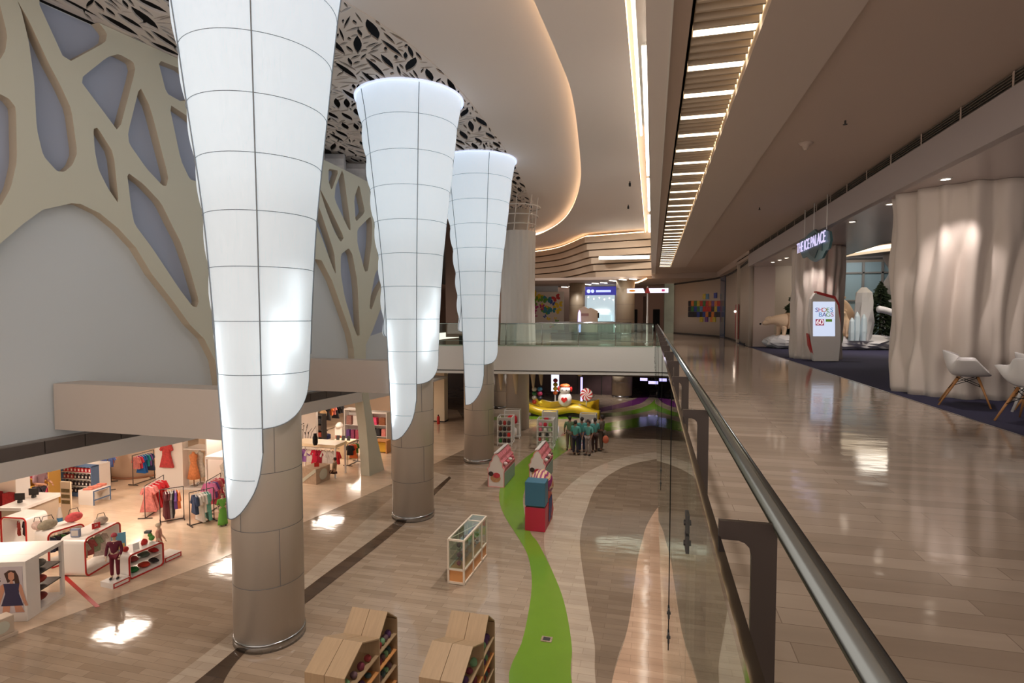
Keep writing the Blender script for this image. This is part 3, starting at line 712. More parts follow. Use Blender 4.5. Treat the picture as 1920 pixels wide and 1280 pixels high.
for (x0, x1, y) in ((-7, -1.2, 33.4), (-6.5, -2, 36.5)):
    MB().box(x0, x1, y, y + .012, 0, 1.05).build('glass_panel', M_tgg, bal3, world=True); MB().tube([(x0, y, 1.08), (x1, y, 1.08)], .03, 8).build('handrail', M_steel, bal3, True, world=True)
for k, (x, y, lb) in enumerate(((-4.6, 34.2, 'nearer dark escalator handrail top behind the bridge glass'), (-3.4, 35.6, 'farther dark escalator handrail top behind the bridge glass'))):
    o = thing('escalator', lb, 'escalator', (x, y, 0))
    MB().box(-1.5, 1.5, -.08, .08, .02, .34).build('side_panel', M_plate, o); MB().tube([(-1.55, 0, .40), (1.55, 0, .40)], .05, 8).build('handrail', M_black, o, True)
# sign totem on the bridge corner
t = thing('sign_post', 'slim white post carrying two lit directional signs by the bridge corner', 'sign post', PZ(1213, 645, 0))
d0 = t.location.copy()
MB().lathe([(.12, 0), (.12, .03), (.05, .05), (.05, 1.5), (.035, 1.52), (.035, 3.05)], n=14).build('post', M_frame, t, True)
M_signw = mat('lit_white_sign', (240, 236, 255), .5, emit=1.0, ecol=(236, 232, 255))
for s_ in (-1, 1):
    x0, x1 = (-1.06, -.12) if s_ < 0 else (.12, 1.06)
    bb = MB(); bb.prism([(x0, -.04, 2.72), (x1, -.04, 2.72), (x1 if s_ > 0 else x1 - .1, -.04, 2.95), (x0 if s_ < 0 else x0 - .1, -.04, 2.95)], (0, .08, 0)); p = bb.build('sign_panel', M_signw, t)
    if s_ < 0: MB().add([(-.62 - .17 + .17 * math.cos(a * PI / 8), -.046, 2.83 + .05 * math.sin(a * PI / 8)) for a in range(16)], [tuple(range(16))]).build('logo', mat('orange_logo', (240, 150, 30), .5, emit=.3), p)
    else: MB().box(.72, .88, -.046, -.042, 2.78, 2.9).build('logo', mat('pink_logo', (230, 90, 150), .5, emit=.3), p)
MB().prism([(-.14, -.05, 2.7), (.14, -.05, 2.7), (.05, -.05, 2.98), (-.05, -.05, 2.98)], (0, .1, 0)).build('bracket', M_red, t)
o = thing('lit_totem', 'slim glowing lilac vertical light totem behind the bridge railing', 'totem', PZ(1086, 628, 0)); MB().prism([(-.1, 0, 0), (.1, 0, 0), (.12, 0, .9), (.09, 0, 1.75), (0, 0, 1.95), (-.09, 0, 1.75), (-.12, 0, .9)], (0, .12, 0)).build('panel', mat('lilac_light', (200, 190, 255), .5, emit=1.3, ecol=(190, 180, 255)), o)
MB().box(-.16, .16, -.03, .15, 0, .03).build('base', M_steel, o)
# ================================================================== UPPER FAR END
MC = [mat('paint_' + n, c, .6) for n, c in (('orange', (236, 140, 40)), ('yellow', (232, 200, 50)), ('red', (206, 60, 60)), ('green', (110, 168, 60)), ('teal', (60, 140, 160)), ('magenta', (190, 60, 120)), ('blue', (60, 90, 170)))]
t = thing('butterfly_mural', 'white wall mural of many colourful butterflies at the far left of the upper floor', 'mural', (-12.0, 51.3, 0))
MB().box(-5, 4.0, 0, .15, .2, 3.75).build('panel', mat('mural_white', (222, 210, 196), .6), t)
b = MB(); RR = random.Random(5)
for k in range(95):
    x = RR.uniform(-4.4, 3.6); z = RR.uniform(.4, 3.4); s_ = RR.uniform(.28, .6) if (x > -1.0 and z > 1.7) else RR.uniform(.1, .22); b.mat(RR.randrange(7)); a = RR.uniform(-.8, .8)
    for sd in (-1, 1):
        for (l, aa) in ((1, .6), (.75, -.5)):
            an = a + (aa if sd > 0 else PI - aa); u = Vector((math.cos(an), 0, math.sin(an))); v = Vector((-u.z, 0, u.x)) * .42; c = Vector((x, -.004 - k * .0001, z))
            b.add([c, c + u * s_ * l * .5 + v * s_, c + u * s_ * l * 1.0 + v * s_ * .5, c + u * s_ * l - v * s_ * .4, c + u * s_ * l * .5 - v * s_ * .6], [(0, 1, 2, 3, 4)])
b.build('butterflies', MC, t)
# lit store
t = thing('lit_store', 'bright glass-fronted store with a blue lit sign at the far end of the upper floor', 'store', (-4.6, 50, 0))
M_st = mat('store_wall_glow', (220, 236, 240), .5, emit=.42, ecol=(205, 225, 232))  # back wall made to emit, standing in for the store's lighting
MB().box(-1.35, 1.35, 2.2, 2.3, 0, 4).build('back_wall', M_st, t); MB().box(-1.45, -1.35, 0, 2.3, 0, 4).build('side_wall', M_wallw, t); MB().box(1.35, 1.45, 0, 2.3, 0, 4).build('side_wall', M_wallw, t)
p = MB().box(-1.45, 1.45, -.1, .1, 3.35, 4.1).build('sign_board', mat('navy_sign', (60, 56, 120), .5, emit=.35, ecol=(80, 80, 200)), t)
MB().box(-.3, 1.0, -.12, -.1, 3.6, 3.78).build('sign_bar', mat('blue_sign_light', (170, 180, 255), .5, emit=1.6, ecol=(150, 160, 255)), p)
b = MB(); 
for k in range(2):
    b.lathe([(.1, 0), (.16, .0), (.16, .02), (.1, .02)], n=16, cap=False)
b2 = MB(); b2.prism([(-.95 + .17 * math.cos(a * PI / 8), -.12, 3.7 + .17 * math.sin(a * PI / 8)) for a in range(16)], (0, .02, 0)); b2.prism([(-.6 + .15 * math.cos(a * PI / 8), -.12, 3.7 + .15 * math.sin(a * PI / 8)) for a in range(16)], (0, .02, 0)); b2.build('logo', MATS['blue_sign_light'], p)
MB().box(-.7, .7, 2.12, 2.18, 1.9, 2.0).build('inner_light', M_strip, t); MB().box(-.95, -.1, .8, .9, 1.3, 1.8).build('screen', M_black, t)
MB().box(-.2, .9, 1.9, 2.1, .9, 1.6).build('poster', mat('store_poster', (200, 225, 230), .5, emit=.6), t); MB().box(-1.2, 1.2, .5, 1.1, 0, 1.0).build('counter', mat('store_counter', (90, 110, 112), .4), t)
for i, (x, z) in enumerate(((-1.1, 3.2), (-.6, 3.05), (-.1, 3.15), (.35, 3.0), (.8, 3.1), (1.15, 2.95))): MB().ball((x, 1, z), .05, 8, 6).build('spotlight', M_down, t)
o = thing('beige_booth', 'small beige peaked booth in front of the lit store', 'booth', (-5.0, 44.2, 0)); MB().prism([(-.75, 0, 0), (.75, 0, 0), (.75, 0, 1.9), (.2, 0, 2.15), (.05, 0, 2.05), (-.3, 0, 2.25), (-.75, 0, 2.0)], (0, .8, 0)).build('body', mat('booth_beige', (196, 172, 146), .6), o); MB().box(-.5, .1, -.02, 0, 1.5, 1.7).build('sign', mat('booth_sign', (150, 110, 96), .6), o)
for k, (x, z1, lb) in enumerate(((-1.9, 2.1, 'dark doorway in the far pink wall, left of the sign post'), (.35, 2.1, 'narrow dark doorway in the far pink wall, right of the sign post'))):
    o = bx('door_%d' % (k + 1), x - (.55 if k == 0 else .3), x + (.55 if k == 0 else .3), 52.9, 53.0, .05, z1, M_black)
bx('door_3', -.85, -.6, 52.9, 53, .1, 3.3, mat('dark_wood_panel', (84, 58, 46), .5))
# ceiling bars near the far columns
bar_m = M_strip
for i, (px, py) in enumerate(((1003, 542), (1014, 541), (1028, 540), (1044, 539), (1059, 538), (1073, 537), (1087, 535), (1102, 533), (1116, 531), (1132, 530), (1149, 526), (1168, 524), (1187, 523))):
    P = PZ(px, py, 4.28)
    names = ['first', 'second', 'third', 'fourth', 'fifth', 'sixth', 'seventh', 'eighth', 'ninth', 'tenth', 'eleventh', 'twelfth', 'last']
    o = thing('bar_light', 'short white bar light in the far ceiling row, %s from the left' % names[i], 'ceiling light', P, -.5, 'row of short ceiling bar lights')
    MB().box(-.06, .06, -.45, .45, -.03, 0).build('diffuser', M_strip, o)
b = MB(); b.tube([PZ(1186, 531, 4.25), PZ(1197, 529, 4.25), PZ(1206, 525, 4.25), PZ(1212, 522, 4.25)], .05, 6); tag(b.build('cove_light', M_cove, None, True), 'short curved warm cove light in the low ceiling above the sign post', 'cove light')
# potted plant on the bridge
t = thing('potted_plant', 'leafy plant in a dark square pot behind the bridge glass, left end', 'plant', BR(9.9, .9, 0))
MB().prism([(-.22, -.22, 0), (.22, -.22, 0), (.22, .22, 0), (-.22, .22, 0)], (0, 0, .45)).build('pot', M_black, t)
b = MB(); RR = random.Random(3)
for k in range(150):
    a = RR.uniform(0, 2 * PI); r = RR.uniform(.05, .55); z = RR.uniform(.7, 1.75); c = Vector((r * math.cos(a), r * math.sin(a), z)); u = Vector((math.cos(a), math.sin(a), RR.uniform(-.6, .6))) * .16; v = Vector((-math.sin(a), math.cos(a), 0)) * .04
    b.add([c - u, c + v, c + u, c - v], [(0, 1, 2, 3)])
b.build('foliage', mat('leaf_green', (84, 116, 56), .6), t); MB().tube([(0, 0, .45), (.03, 0, .9), (0, .02, 1.4)], .03, 6).build('stem', M_woodo, t, True)
t = thing('hanging_duct', 'bundle of grey foil-wrapped air ducts above the lattice wall', 'duct', (-12.6, 21.2, 7.9))
b = MB()
for (x, y, z, r_) in ((-1.2, -1.8, 0, .5), (-.9, -.7, .05, .45), (-.6, .5, -.1, .5), (-.3, 1.5, -.3, .45)):
    b.tube([(x - 1.4, y, z), (x - .2, y + .2, z - .15), (x + .9, y + .7, z - .1)], r_, 10)
b.build('foil', mat('duct_foil', (200, 200, 208), .5, .1, noise=.7, nscale=1.3), t)
# mosaic panels on the curved wall
def PR(p):
    v = Vector(p) - CAM; d = v.dot(FW); return 960 + F * v.dot(RT) / d, 640 - F * v.dot(UP) / d, d
cwd = [(v.x, v.y) for v in spline([Vector((a, b, 0)) for a, b in cw], 60)]
cpx = [PR((x, y, 0))[0] for x, y in cwd]
def CWp(px, py):
    i = min(range(len(cpx)), key=lambda k: abs(cpx[k] - px)); x, y = cwd[i]; _, _, d = PR((x, y, 1.5)); return Vector((x - .03, y, EYE + (592 - py) * d / F * 1.0))
cells = []
for i in range(11):
    for j in range(3): cells.append((1291.5 + i * 5.45, 564 + j * 10.3))
cells += [(1318.5, 551), (1324, 551), (1339, 549), (1313.5, 594), (1323, 594), (1333, 594), (1337.5, 594)]
MOS = [mat('mosaic_' + n, c, .5, noise=.6, nscale=5) for n, c in (('red', (190, 50, 36)), ('blue', (50, 70, 160)), ('green', (60, 120, 60)), ('orange', (220, 120, 40)), ('yellow', (200, 180, 60)), ('violet', (110, 70, 140)), ('sky', (90, 140, 180)), ('black', (40, 36, 40)))]
mn = ['red', 'blue', 'green', 'orange', 'yellow', 'violet', 'sky blue', 'black']
RR = random.Random(11)
pos = ['top', 'middle', 'bottom']; ordn = ['first', 'second', 'third', 'fourth', 'fifth', 'sixth', 'seventh', 'eighth', 'ninth', 'tenth', 'eleventh']
for k, (x, y) in enumerate(cells):
    ci = RR.randrange(8); a = CWp(x, y); c = CWp(x + 5.0, y + 9.6); a2 = CWp(x + 5.0, y); 
    if k < 33: lb = '%s picture tile in the wall mosaic, %s row, %s from the left' % (mn[ci], pos[k % 3], ordn[k // 3])
    else: lb = '%s picture tile %s the main mosaic block, %s of them' % (mn[ci], 'above' if k < 36 else 'below', ['leftmost', 'middle', 'rightmost'][k - 33] if k < 36 else ['leftmost', 'second', 'third', 'rightmost'][k - 36])
    b = MB(); b.prism([a, Vector((a2.x, a2.y, a.z)), Vector((a2.x, a2.y, c.z)), Vector((a.x, a.y, c.z))], (-.05, 0, 0)); tag(b.build('picture_tile', MOS[ci]), lb, 'picture', 'mosaic picture tiles on the curved wall')
a, c = CWp(1351, 520), CWp(1359.5, 626); a2 = CWp(1359.5, 520)
b = MB(); b.prism([a, Vector((a2.x, a2.y, a.z)), Vector((a2.x, a2.y, .02)), Vector((a.x, a.y, .02))], (-.04, 0, 0)); tag(b.build('door_4', mat('blue_glass_door', (84, 98, 124), .1)), None, None, None, 'structure')
a, a2 = CWp(1381, 571), CWp(1386.5, 571)
t = thing('red_wall_display', 'narrow tall red display case set in the curved wall', 'display case', (a.x, a.y, 0)); b = MB(); b.prism([Vector((a.x - .02, a.y, a.z)), Vector((a2.x - .02, a2.y, a.z)), Vector((a2.x - .02, a2.y, .2)), Vector((a.x - .02, a.y, .2))], (-.05, 0, 0)); b.build('case', mat('dull_red', (150, 60, 56), .4), t, world=True)
MB().ball((-.12, -.3, 1.75), .06, 8, 6).build('lamp', M_down, t)

# ================================================================== ICE PALACE SIDE
M_ice = mat('sculpted_white_plaster', (212, 200, 190), .55, bump=.6, bscale=2.5, stretch=(1, 1, .5))
M_snow = mat('artificial_snow_rock', (206, 204, 206), .6, bump=.5, bscale=4)
def ice_column(loc, R0, h, seed, label):
    t = thing('ice_column', label, 'column', loc, 0)
    q = random.Random(seed); ph = [q.uniform(0, 6.28) for _ in range(12)]
    def fr(r, a, z):
        w_ = .10 * math.sin(z * 1.7 + ph[0]) + .05 * math.sin(z * 4.3 + ph[1]); f = 0
        f += .6 * abs(math.sin(5.5 * a + w_ * 2.2 + ph[2])) + .5 * abs(math.sin(8 * a - w_ * 2.5 + ph[3] + .7 * math.sin(z * 1.3 + ph[4]))) + .2 * math.sin(17 * a + ph[5] + w_ * 4)
        f += .25 * math.sin(2.2 * z + 3 * a + ph[6]) * math.sin(1.4 * z + ph[7])
        return R0 * (.83 + .15 * f)
    n = 34; MB().lathe([(R0, h * i / n) for i in range(n + 1)], n=220, fr=fr).build('sculpted_shell', M_ice, t, True); return t
ice_column((5.85, 12.65, .006), 1.2, 3.87, 4, 'big sculpted white ice-like column behind the white chairs')
ice_column((5.6, 21.6, .006), .84, 3.87, 9, 'sculpted white ice-like column behind the touch-screen kiosk')
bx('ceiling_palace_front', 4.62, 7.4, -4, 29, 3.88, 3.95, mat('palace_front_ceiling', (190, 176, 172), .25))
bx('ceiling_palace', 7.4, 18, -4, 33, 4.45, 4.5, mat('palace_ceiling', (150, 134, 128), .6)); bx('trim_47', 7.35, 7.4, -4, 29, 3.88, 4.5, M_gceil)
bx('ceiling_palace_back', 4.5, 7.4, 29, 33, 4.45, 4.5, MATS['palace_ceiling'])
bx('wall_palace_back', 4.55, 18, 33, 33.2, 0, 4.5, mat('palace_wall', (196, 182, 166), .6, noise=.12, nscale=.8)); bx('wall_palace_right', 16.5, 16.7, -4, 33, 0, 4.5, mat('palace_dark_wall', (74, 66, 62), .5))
P = PZ(1396, 648, 0)
bx('wall_palace_entry', 4.56, 5.7, 29.0, 29.3, 0, 4.46, mat('pinkish_plaster', (206, 188, 180), .6))
bx('wall_palace_entry_side', 5.65, 5.75, 29.3, 33, 0, 4.46, MATS['pinkish_plaster'])
# glazed wall with mullions
g0, g1 = PY(1560, 600, 32.9).x, PY(1700, 600, 32.9).x
wn = bx('window_1', g0, g1, 32.8, 32.9, .01, 4.3, mat('teal_glazing', (176, 204, 212), .35))
b = MB()
for px in (1580, 1616, 1652, 1690): x = PY(px, 600, 32.75).x; b.box(x - .05, x + .05, 32.7, 32.8, 0, 4.3)
for z in (2.3, 3.75): b.box(g0, g1, 32.7, 32.8, z - .04, z + .04)
b.build('window_frame', mat('grey_mullion', (160, 156, 150), .4), wn)
# ceiling trough light
Pa, Pb = PZ(1475, 487, 4.4), PZ(1930, 422, 4.4)
dv = (Pb - Pa).normalized(); nv = Vector((-dv.y, dv.x, 0))
b = MB(); b.prism([Pa - nv * .02, Pb - nv * .02, Pb + nv * .9, Pa + nv * .9], (0, 0, .03)); tag(b.build('trough_light', mat('trough_glow', (255, 238, 206), .5, emit=1.6, ecol=(255, 234, 200))), 'long slanting white light trough in the ice palace ceiling', 'ceiling light')
b = MB(); b.prism([Pa + nv * .9, Pb + nv * .9, Pb + nv * 1.0, Pa + nv * 1.0], (0, 0, -.12)); struct(b.build('trim_48', M_ceil))
dl = [(1773, 335, 3.88, 'in front of the big ice column'), (1669, 382, 3.88, 'left of the big ice column top'), (1598, 415, 3.88, 'right of the kiosk column'), (1475, 483, 3.88, 'left of the kiosk column, nearest of three'), (1462, 487, 3.88, 'left of the kiosk column, middle of three'), (1449, 491, 3.88, 'left of the kiosk column, farthest of three'),
      (1630, 435, 4.44, 'deep inside the ice palace ceiling, middle one'), (1689, 411, 4.44, 'inside the ice palace beside the big column edge'), (1586, 450, 4.44, 'deep inside the ice palace ceiling, left one'), (1625, 459, 4.44, 'deep inside the palace above the light trough, left'), (1686, 452, 4.44, 'deep inside the palace above the light trough, right')]
for (px, py, z, lb) in dl:
    P = PZ(px, py, z); o = thing('downlight', 'round recessed downlight ' + lb, 'downlight', P, 0, 'downlights of the ice palace')
    MB().lathe([(.07, -.012), (.07, 0)], n=16).build('lens', M_down, o); MB().lathe([(.07, -.015), (.095, -.015), (.095, 0), (.07, 0)], n=16, cap=False).build('trim_ring', M_frame, o)
for (x, y, z, en) in ((5.0, 11.25, 3.8, 120), (5.2, 20.3, 3.8, 100), (5.9, 26, 3.8, 45), (8.2, 25, 4.3, 160), (10.2, 25.5, 4.3, 140), (7.2, 26.5, 3.8, 60), (9.5, 29.3, 4.3, 90), (8.5, 30.5, 4.3, 90)):
    light('palace_spot', 'SPOT', (x, y, z), en, (1, .88, .84), .05, spot=85, rot=(0, 0, 0))
light('glazing_fill_added', 'AREA', (9.5, 31.2, 4.35), 22, (1, .97, .95), 5, .3, (math.radians(38), 0, 0))  # fill light added to brighten the dark glazing, no fitting here
light('palace_trough_lamp', 'AREA', (9.0, 24, 4.2), 110, (1, .9, .76), 5, 1)
# kiosk
KY = 20.15
def K(px, py, off=0): p = PY(px, py, KY); return Vector((p.x, KY + off, max(p.z, .006)))
t = thing('touch_kiosk', 'white digital kiosk with a lit advertising screen and red accents', 'kiosk', (5.47, KY + .12, .006))
kp = [K(*p) for p in ((1521, 560), (1528, 549), (1536, 548), (1567, 558), (1574, 572), (1577, 605), (1577, 640), (1573, 677), (1526, 677), (1520, 640), (1517, 600))]
b = MB(); b.prism(kp, (0, .26, 0)); b.build('body', M_gloss, t, world=True, bevel=.02)
b = MB(); b.prism([K(*p, -.01) for p in ((1530, 545.5), (1566, 555), (1574, 570), (1576.5, 610), (1573.5, 590), (1571, 572), (1564, 560), (1532, 551))], (0, .28, 0)); b.build('red_accent', M_red, t, world=True)
b = MB(); b.prism([K(*p, -.01) for p in ((1515.5, 625), (1519, 640), (1525, 665), (1518, 648))], (0, .28, 0)); b.build('red_accent', M_red, t, world=True)
sc = MB(); sc.prism([K(*p, -.008) for p in ((1524.5, 565.5), (1565.5, 565.5), (1565.5, 630), (1524.5, 630))], (0, .01, 0)); sp = sc.build('screen', mat('kiosk_screen_light', (226, 236, 255), .3, emit=.55, ecol=(214, 228, 255)), t, world=True)
TC = [mat('ink_' + n, c, .5, emit=.12) for n, c in (('violet', (100, 80, 190)), ('orange', (240, 140, 80)), ('green', (140, 200, 70)), ('pink', (235, 110, 150)), ('sky', (80, 170, 230)))]
def kt(txt, px, py, size, m, nm='letter'):
    p = K(px, py, -.012); r = tmesh(txt, size, .002, nm, m, sp, (0, 0, 0), (PI / 2, 0, 0), world=False); r.location = p - t.location; return r
for i, ch in enumerate('SHOES'): kt(ch, 1531 + i * 7, 581, .2, TC[(0, 3, 1, 2, 4)[i]])
for i, ch in enumerate('BAGS'): kt(ch, 1538 + i * 7.4, 590, .2, TC[(4, 0, 2, 3)[i]])
sb = MB(); sb.prism([K(*p, -.011) for p in ((1529, 598), (1545, 598), (1545, 610), (1529, 610))], (0, .003, 0)); sb.build('price_block', TC[3], t, world=True).parent = sp
bpy.context.view_layer.update()
for i, ch in enumerate('60'): kt(ch, 1533.5 + i * 7, 604, .24, mat('ink_white', (255, 255, 255), .5, emit=.6))
sb = MB(); sb.prism([K(*p, -.011) for p in ((1548, 598), (1560, 598), (1560, 603), (1548, 603))], (0, .003, 0)); sb.build('price_block', TC[2], t, world=True).parent = sp
# hanging sign
t = thing('hanging_sign', 'hanging lit sign reading THE ICE PALACE on a blue crystal-shaped board', 'sign', (4.35, 17.5, 3.4))
def H(px, py, x=4.35): return PX(px, py, x)
b = MB(); b.prism([H(*p) for p in ((1497, 462), (1500, 450), (1509, 447), (1516, 438), (1527, 430), (1532, 436), (1546, 430), (1555, 434), (1557, 450), (1553, 466), (1548, 470), (1541, 484), (1533, 487), (1527, 491), (1519, 487), (1512, 480), (1505, 484))], (.06, 0, 0)); b.build('board', mat('crystal_blue_board', (84, 120, 128), .4), t, world=True)
b = MB(); b.prism([H(*p, 4.335) for p in ((1516, 447), (1527, 436), (1531, 444), (1541, 452), (1541, 470), (1533, 468), (1527, 484), (1519, 478), (1513, 466))], (.01, 0, 0)); b.build('board_motif', mat('deep_teal', (52, 86, 98), .4), t, world=True)
M_let = mat('lilac_white_letters', (245, 240, 255), .5, emit=.6, ecol=(214, 206, 255))
tmesh('THE ICE PALACE', .44, .008, 'letters', M_let, t, (4.31, 17.45, 3.55), (PI / 2, 0, -PI / 2), scx=.90)
for px in (1508, 1525, 1549):
    q = PX(px, 440, 4.36); MB().tube([(4.37, q.y, 3.75), (4.37, q.y, 4.65)], .012, 6).build('suspension_rod', M_frame, t, True, world=True)
# scenery: rocks, bears, ice blocks, pines
def rock(name, label, c, sx, sy, sz, seed, m=None, cat='rock', n=18, mm=10):
    q = random.Random(seed); hs = {}
    b = MB(); b.ball((0, 0, sz), 1, n, mm, sx, sy, sz, f=lambda a, t_: 1 + .16 * math.sin(3 * a + seed) * math.sin(t_) + .09 * math.sin(7 * a + 4 * t_ + seed) * math.sin(t_) + q.uniform(-.05, .05) * math.sin(t_))
    b.v = [(x, y, max(0, z - sz * .25)) for x, y, z in b.v]
    o = b.build(name, m or M_snow); o.location = c; return tag(o, label, cat)
rock('snow_rock', 'low white snow-rock platform under the left polar bear', (6.0, 28.0, .015), .95, .75, .36, 1)
rock('snow_rock', 'long low white snow-rock platform under the ice blocks and bears', (8.9, 27.9, .015), 1.35, .85, .38, 2)
M_fur = mat('cream_polar_fur', (226, 196, 166), .9, bump=.5, bscale=30)
def bear_stand(loc, rz, label, s=1.0):
    t = thing('polar_bear_figure', label, 'polar bear', loc, rz)
    J = [(0, 0, .74, .36), (.45, 0, .76, .34), (.82, 0, .80, .25), (1.06, 0, .76, .19), (1.28, 0, .66, .13), (1.42, 0, .60, .09), (-.4, 0, .72, .36), (-.66, 0, .62, .24), (-.75, 0, .58, .04)]
    E = [(0, 1), (1, 2), (2, 3), (3, 4), (4, 5), (0, 6), (6, 7), (7, 8)]
    for sx, x in ((.16, .5), (-.16, .62)):
        k = len(J); J += [(x, sx * 1.1, .5, .14), (x + .02, sx * 1.2, .25, .10), (x + .04, sx * 1.2, .06, .10), (x + .16, sx * 1.2, .05, .07)]; E += [(1, k), (k, k + 1), (k + 1, k + 2), (k + 2, k + 3)]
    for sx, x in ((.16, -.42), (-.16, -.28)):
        k = len(J); J += [(x, sx * 1.2, .48, .17), (x - .08, sx * 1.25, .25, .10), (x - .04, sx * 1.25, .06, .10), (x + .1, sx * 1.25, .05, .08)]; E += [(6, k), (k, k + 1), (k + 1, k + 2), (k + 2, k + 3)]
    bo = skin('body', J, E, M_fur, t)
    for sy in (-.1, .1): MB().ball((1.1, sy, .9), .05, 8, 6).build('ear', M_fur, t, True); MB().ball((1.3, sy * .55, .74), .016, 6, 5).build('eye', M_black, t, True)
    MB().ball((1.12, 0, .78), .20, 14, 9, 1, .85, .9).build('head_mass', M_fur, t, True); MB().ball((1.505, 0, .61), .045, 8, 6).build('nose', M_black, t, True); t.scale = (s,) * 3; return t
P = PZ(1462, 641, .3)
bear_stand((6.35, 27.9, .52), PI + .1, 'cream polar bear figure standing on the left snow rock, facing left', 1.0)
def bear_sit(loc, rz, label, s=1.0, young=False):
    t = thing('polar_bear_figure', label, 'polar bear', loc, rz)
    J = [(0, 0, .38, .33), (.05, 0, .75, .29), (.14, 0, 1.08, .21), (.24, 0, 1.3, .17), (.42, 0, 1.34, .11), (.55, 0, 1.30, .07)]
    E = [(0, 1), (1, 2), (2, 3), (3, 4), (4, 5)]
    for sy in (-.2, .2):
        k = len(J); J += [(.25, sy, .8, .12), (.36, sy, .45, .09), (.4, sy, .12, .08), (.5, sy, .07, .06)]; E += [(1, k), (k, k + 1), (k + 1, k + 2), (k + 2, k + 3)]
        k = len(J); J += [(.2, sy * 1.4, .24, .16), (.48, sy * 1.5, .14, .10), (.62, sy * 1.5, .1, .07)]; E += [(0, k), (k, k + 1), (k + 1, k + 2)]
    skin('body', J, E, M_fur, t)
    for sy in (-.11, .11): MB().ball((.2, sy, 1.47), .05, 8, 6).build('ear', M_fur, t, True); MB().ball((.37, sy * .6, 1.42), .017, 6, 5).build('eye', M_black, t, True)
    MB().ball((.62, 0, 1.31), .035, 8, 6).build('nose', M_black, t, True); t.scale = (s,) * 3; return t
bear_sit((8.25, 27.6, .5), -1.9, 'cream polar bear figure with lowered head at the rock, beside the kiosk column', .85)
bear_sit((8.75, 28.4, .5), PI - .2, 'tall cream polar bear figure looking left, half hidden by the ice block', 1.25)
bear_sit((7.95, 28.7, .5), -2.2, 'small cream bear cub figure behind the lowered-head bear', .75)
def crystal(loc, h, r, label, m, group=None, n=6, top=.8):
    b = MB(); b.lathe([(r * .9, 0), (r * 1.05, h * .35), (r * .92, h * top * .8), (r * .8, h * top), (r * .25, h)], n=n, fr=lambda rr, a, z: rr * (1 + .14 * math.sin(3 * a + z * 2)))
    o = b.build('ice_block', m); o.location = loc; return tag(o, label, 'ice block', group)
crystal((9.0, 27.5, .4), 2.35, .38, 'tall white faceted ice block standing on the snow rock', M_snow, None, 9, .9)
for i, (px, h) in enumerate(((1596, 1.0), (1605.5, 1.25), (1618, 1.15))):
    P = PZ(px, 645, .45); crystal((PY(px, 645, 27.0).x, 27.0, .42), h, .13, '%s of the three slim pale ice shards in front of the bears' % ['leftmost', 'middle', 'rightmost'][i], mat('ice_shard', (196, 212, 220), .2), 'slim ice shards', 6, .85)
def pine(loc, h, rad, label, seed):
    t = thing('pine_tree', label, 'tree', loc); q = random.Random(seed)
    MB().tube([(0, 0, 0), (0, 0, h)], [.05, .015], 8).build('trunk', mat('pine_trunk', (70, 52, 40), .8), t, True)
    b = MB()
    for k in range(1500):
        v = q.random() ** .7; z = h * (.98 - v * .78); r = rad * (v ** .85) * q.uniform(.35, 1.05) * (1 + .14 * math.sin(z * 14)); a = q.uniform(0, 2 * PI)
        c = Vector((r * math.cos(a), r * math.sin(a), z)); u = Vector((math.cos(a), math.sin(a), -.25 + q.uniform(-.2, .3))).normalized() * q.uniform(.08, .16); s_ = Vector((-math.sin(a), math.cos(a), q.uniform(-.3, .3))) * .05
        b.add([c - u, c + s_, c + u, c - s_], [(0, 1, 2, 3)]); b.add([c - u * .8, c + Vector((0, 0, .045)), c + u, c - Vector((0, 0, .045))], [(0, 1, 2, 3)])
    b.build('needles', mat('pine_needles', (62, 78, 56), .8), t); return t
pine((10.15, 28.9, .006), 3.1, .95, 'dark green artificial pine tree beside the tall ice block', 1)
pine((6.85, 29.9, .006), 2.9, .85, 'dark green artificial pine tree behind the left polar bear', 2)
for i, (px, z1) in enumerate(((1583, .55),)): rock('leafy_shrub', 'small dark green shrub at the foot of the bears', (7.9, 27.0, .3), .16, .16, .35, 8, mat('shrub_green', (70, 84, 60), .9, bump=1, bscale=30), 'shrub')
# ice pillar and reaching ice figure at the right
t = thing('ice_pillar', 'wavy white ice-like pillar against the glazing, beside the big column', 'pillar', (PY(1688, 600, 30.5).x + .1, 30.5, .006))
MB().lathe([(.75, 4.45 * i / 24) for i in range(25)], n=40, fr=lambda r, a, z: r * (1 + .17 * math.sin(z * 4.6 + .5) * (1 if z > 1.2 else .4) + .04 * math.sin(a * 5 + z))).build('shell', M_snow, t, True)
t = thing('ice_figure', 'white carved ice figure reaching one arm out to the left', 'statue', (PZ(1690, 656, 0).x - .1, 26.9, .006))
J = [(0, 0, .5, .33), (0, 0, 1.0, .30), (.02, 0, 1.45, .30), (.05, 0, 1.75, .2), (.08, 0, 1.98, .21), (-.35, 0, 1.5, .17), (-.75, -.05, 1.68, .15), (-1.1, -.1, 1.78, .15), (-1.28, -.1, 1.78, .19), (.35, 0, 1.3, .15), (.5, 0, .9, .12), (0, 0, .12, .42), (.18, -.1, 2.0, .1)]
skin('body', J, [(0, 1), (1, 2), (2, 3), (3, 4), (2, 5), (5, 6), (6, 7), (7, 8), (2, 9), (9, 10), (0, 11), (4, 12)], M_snow, t, 1)
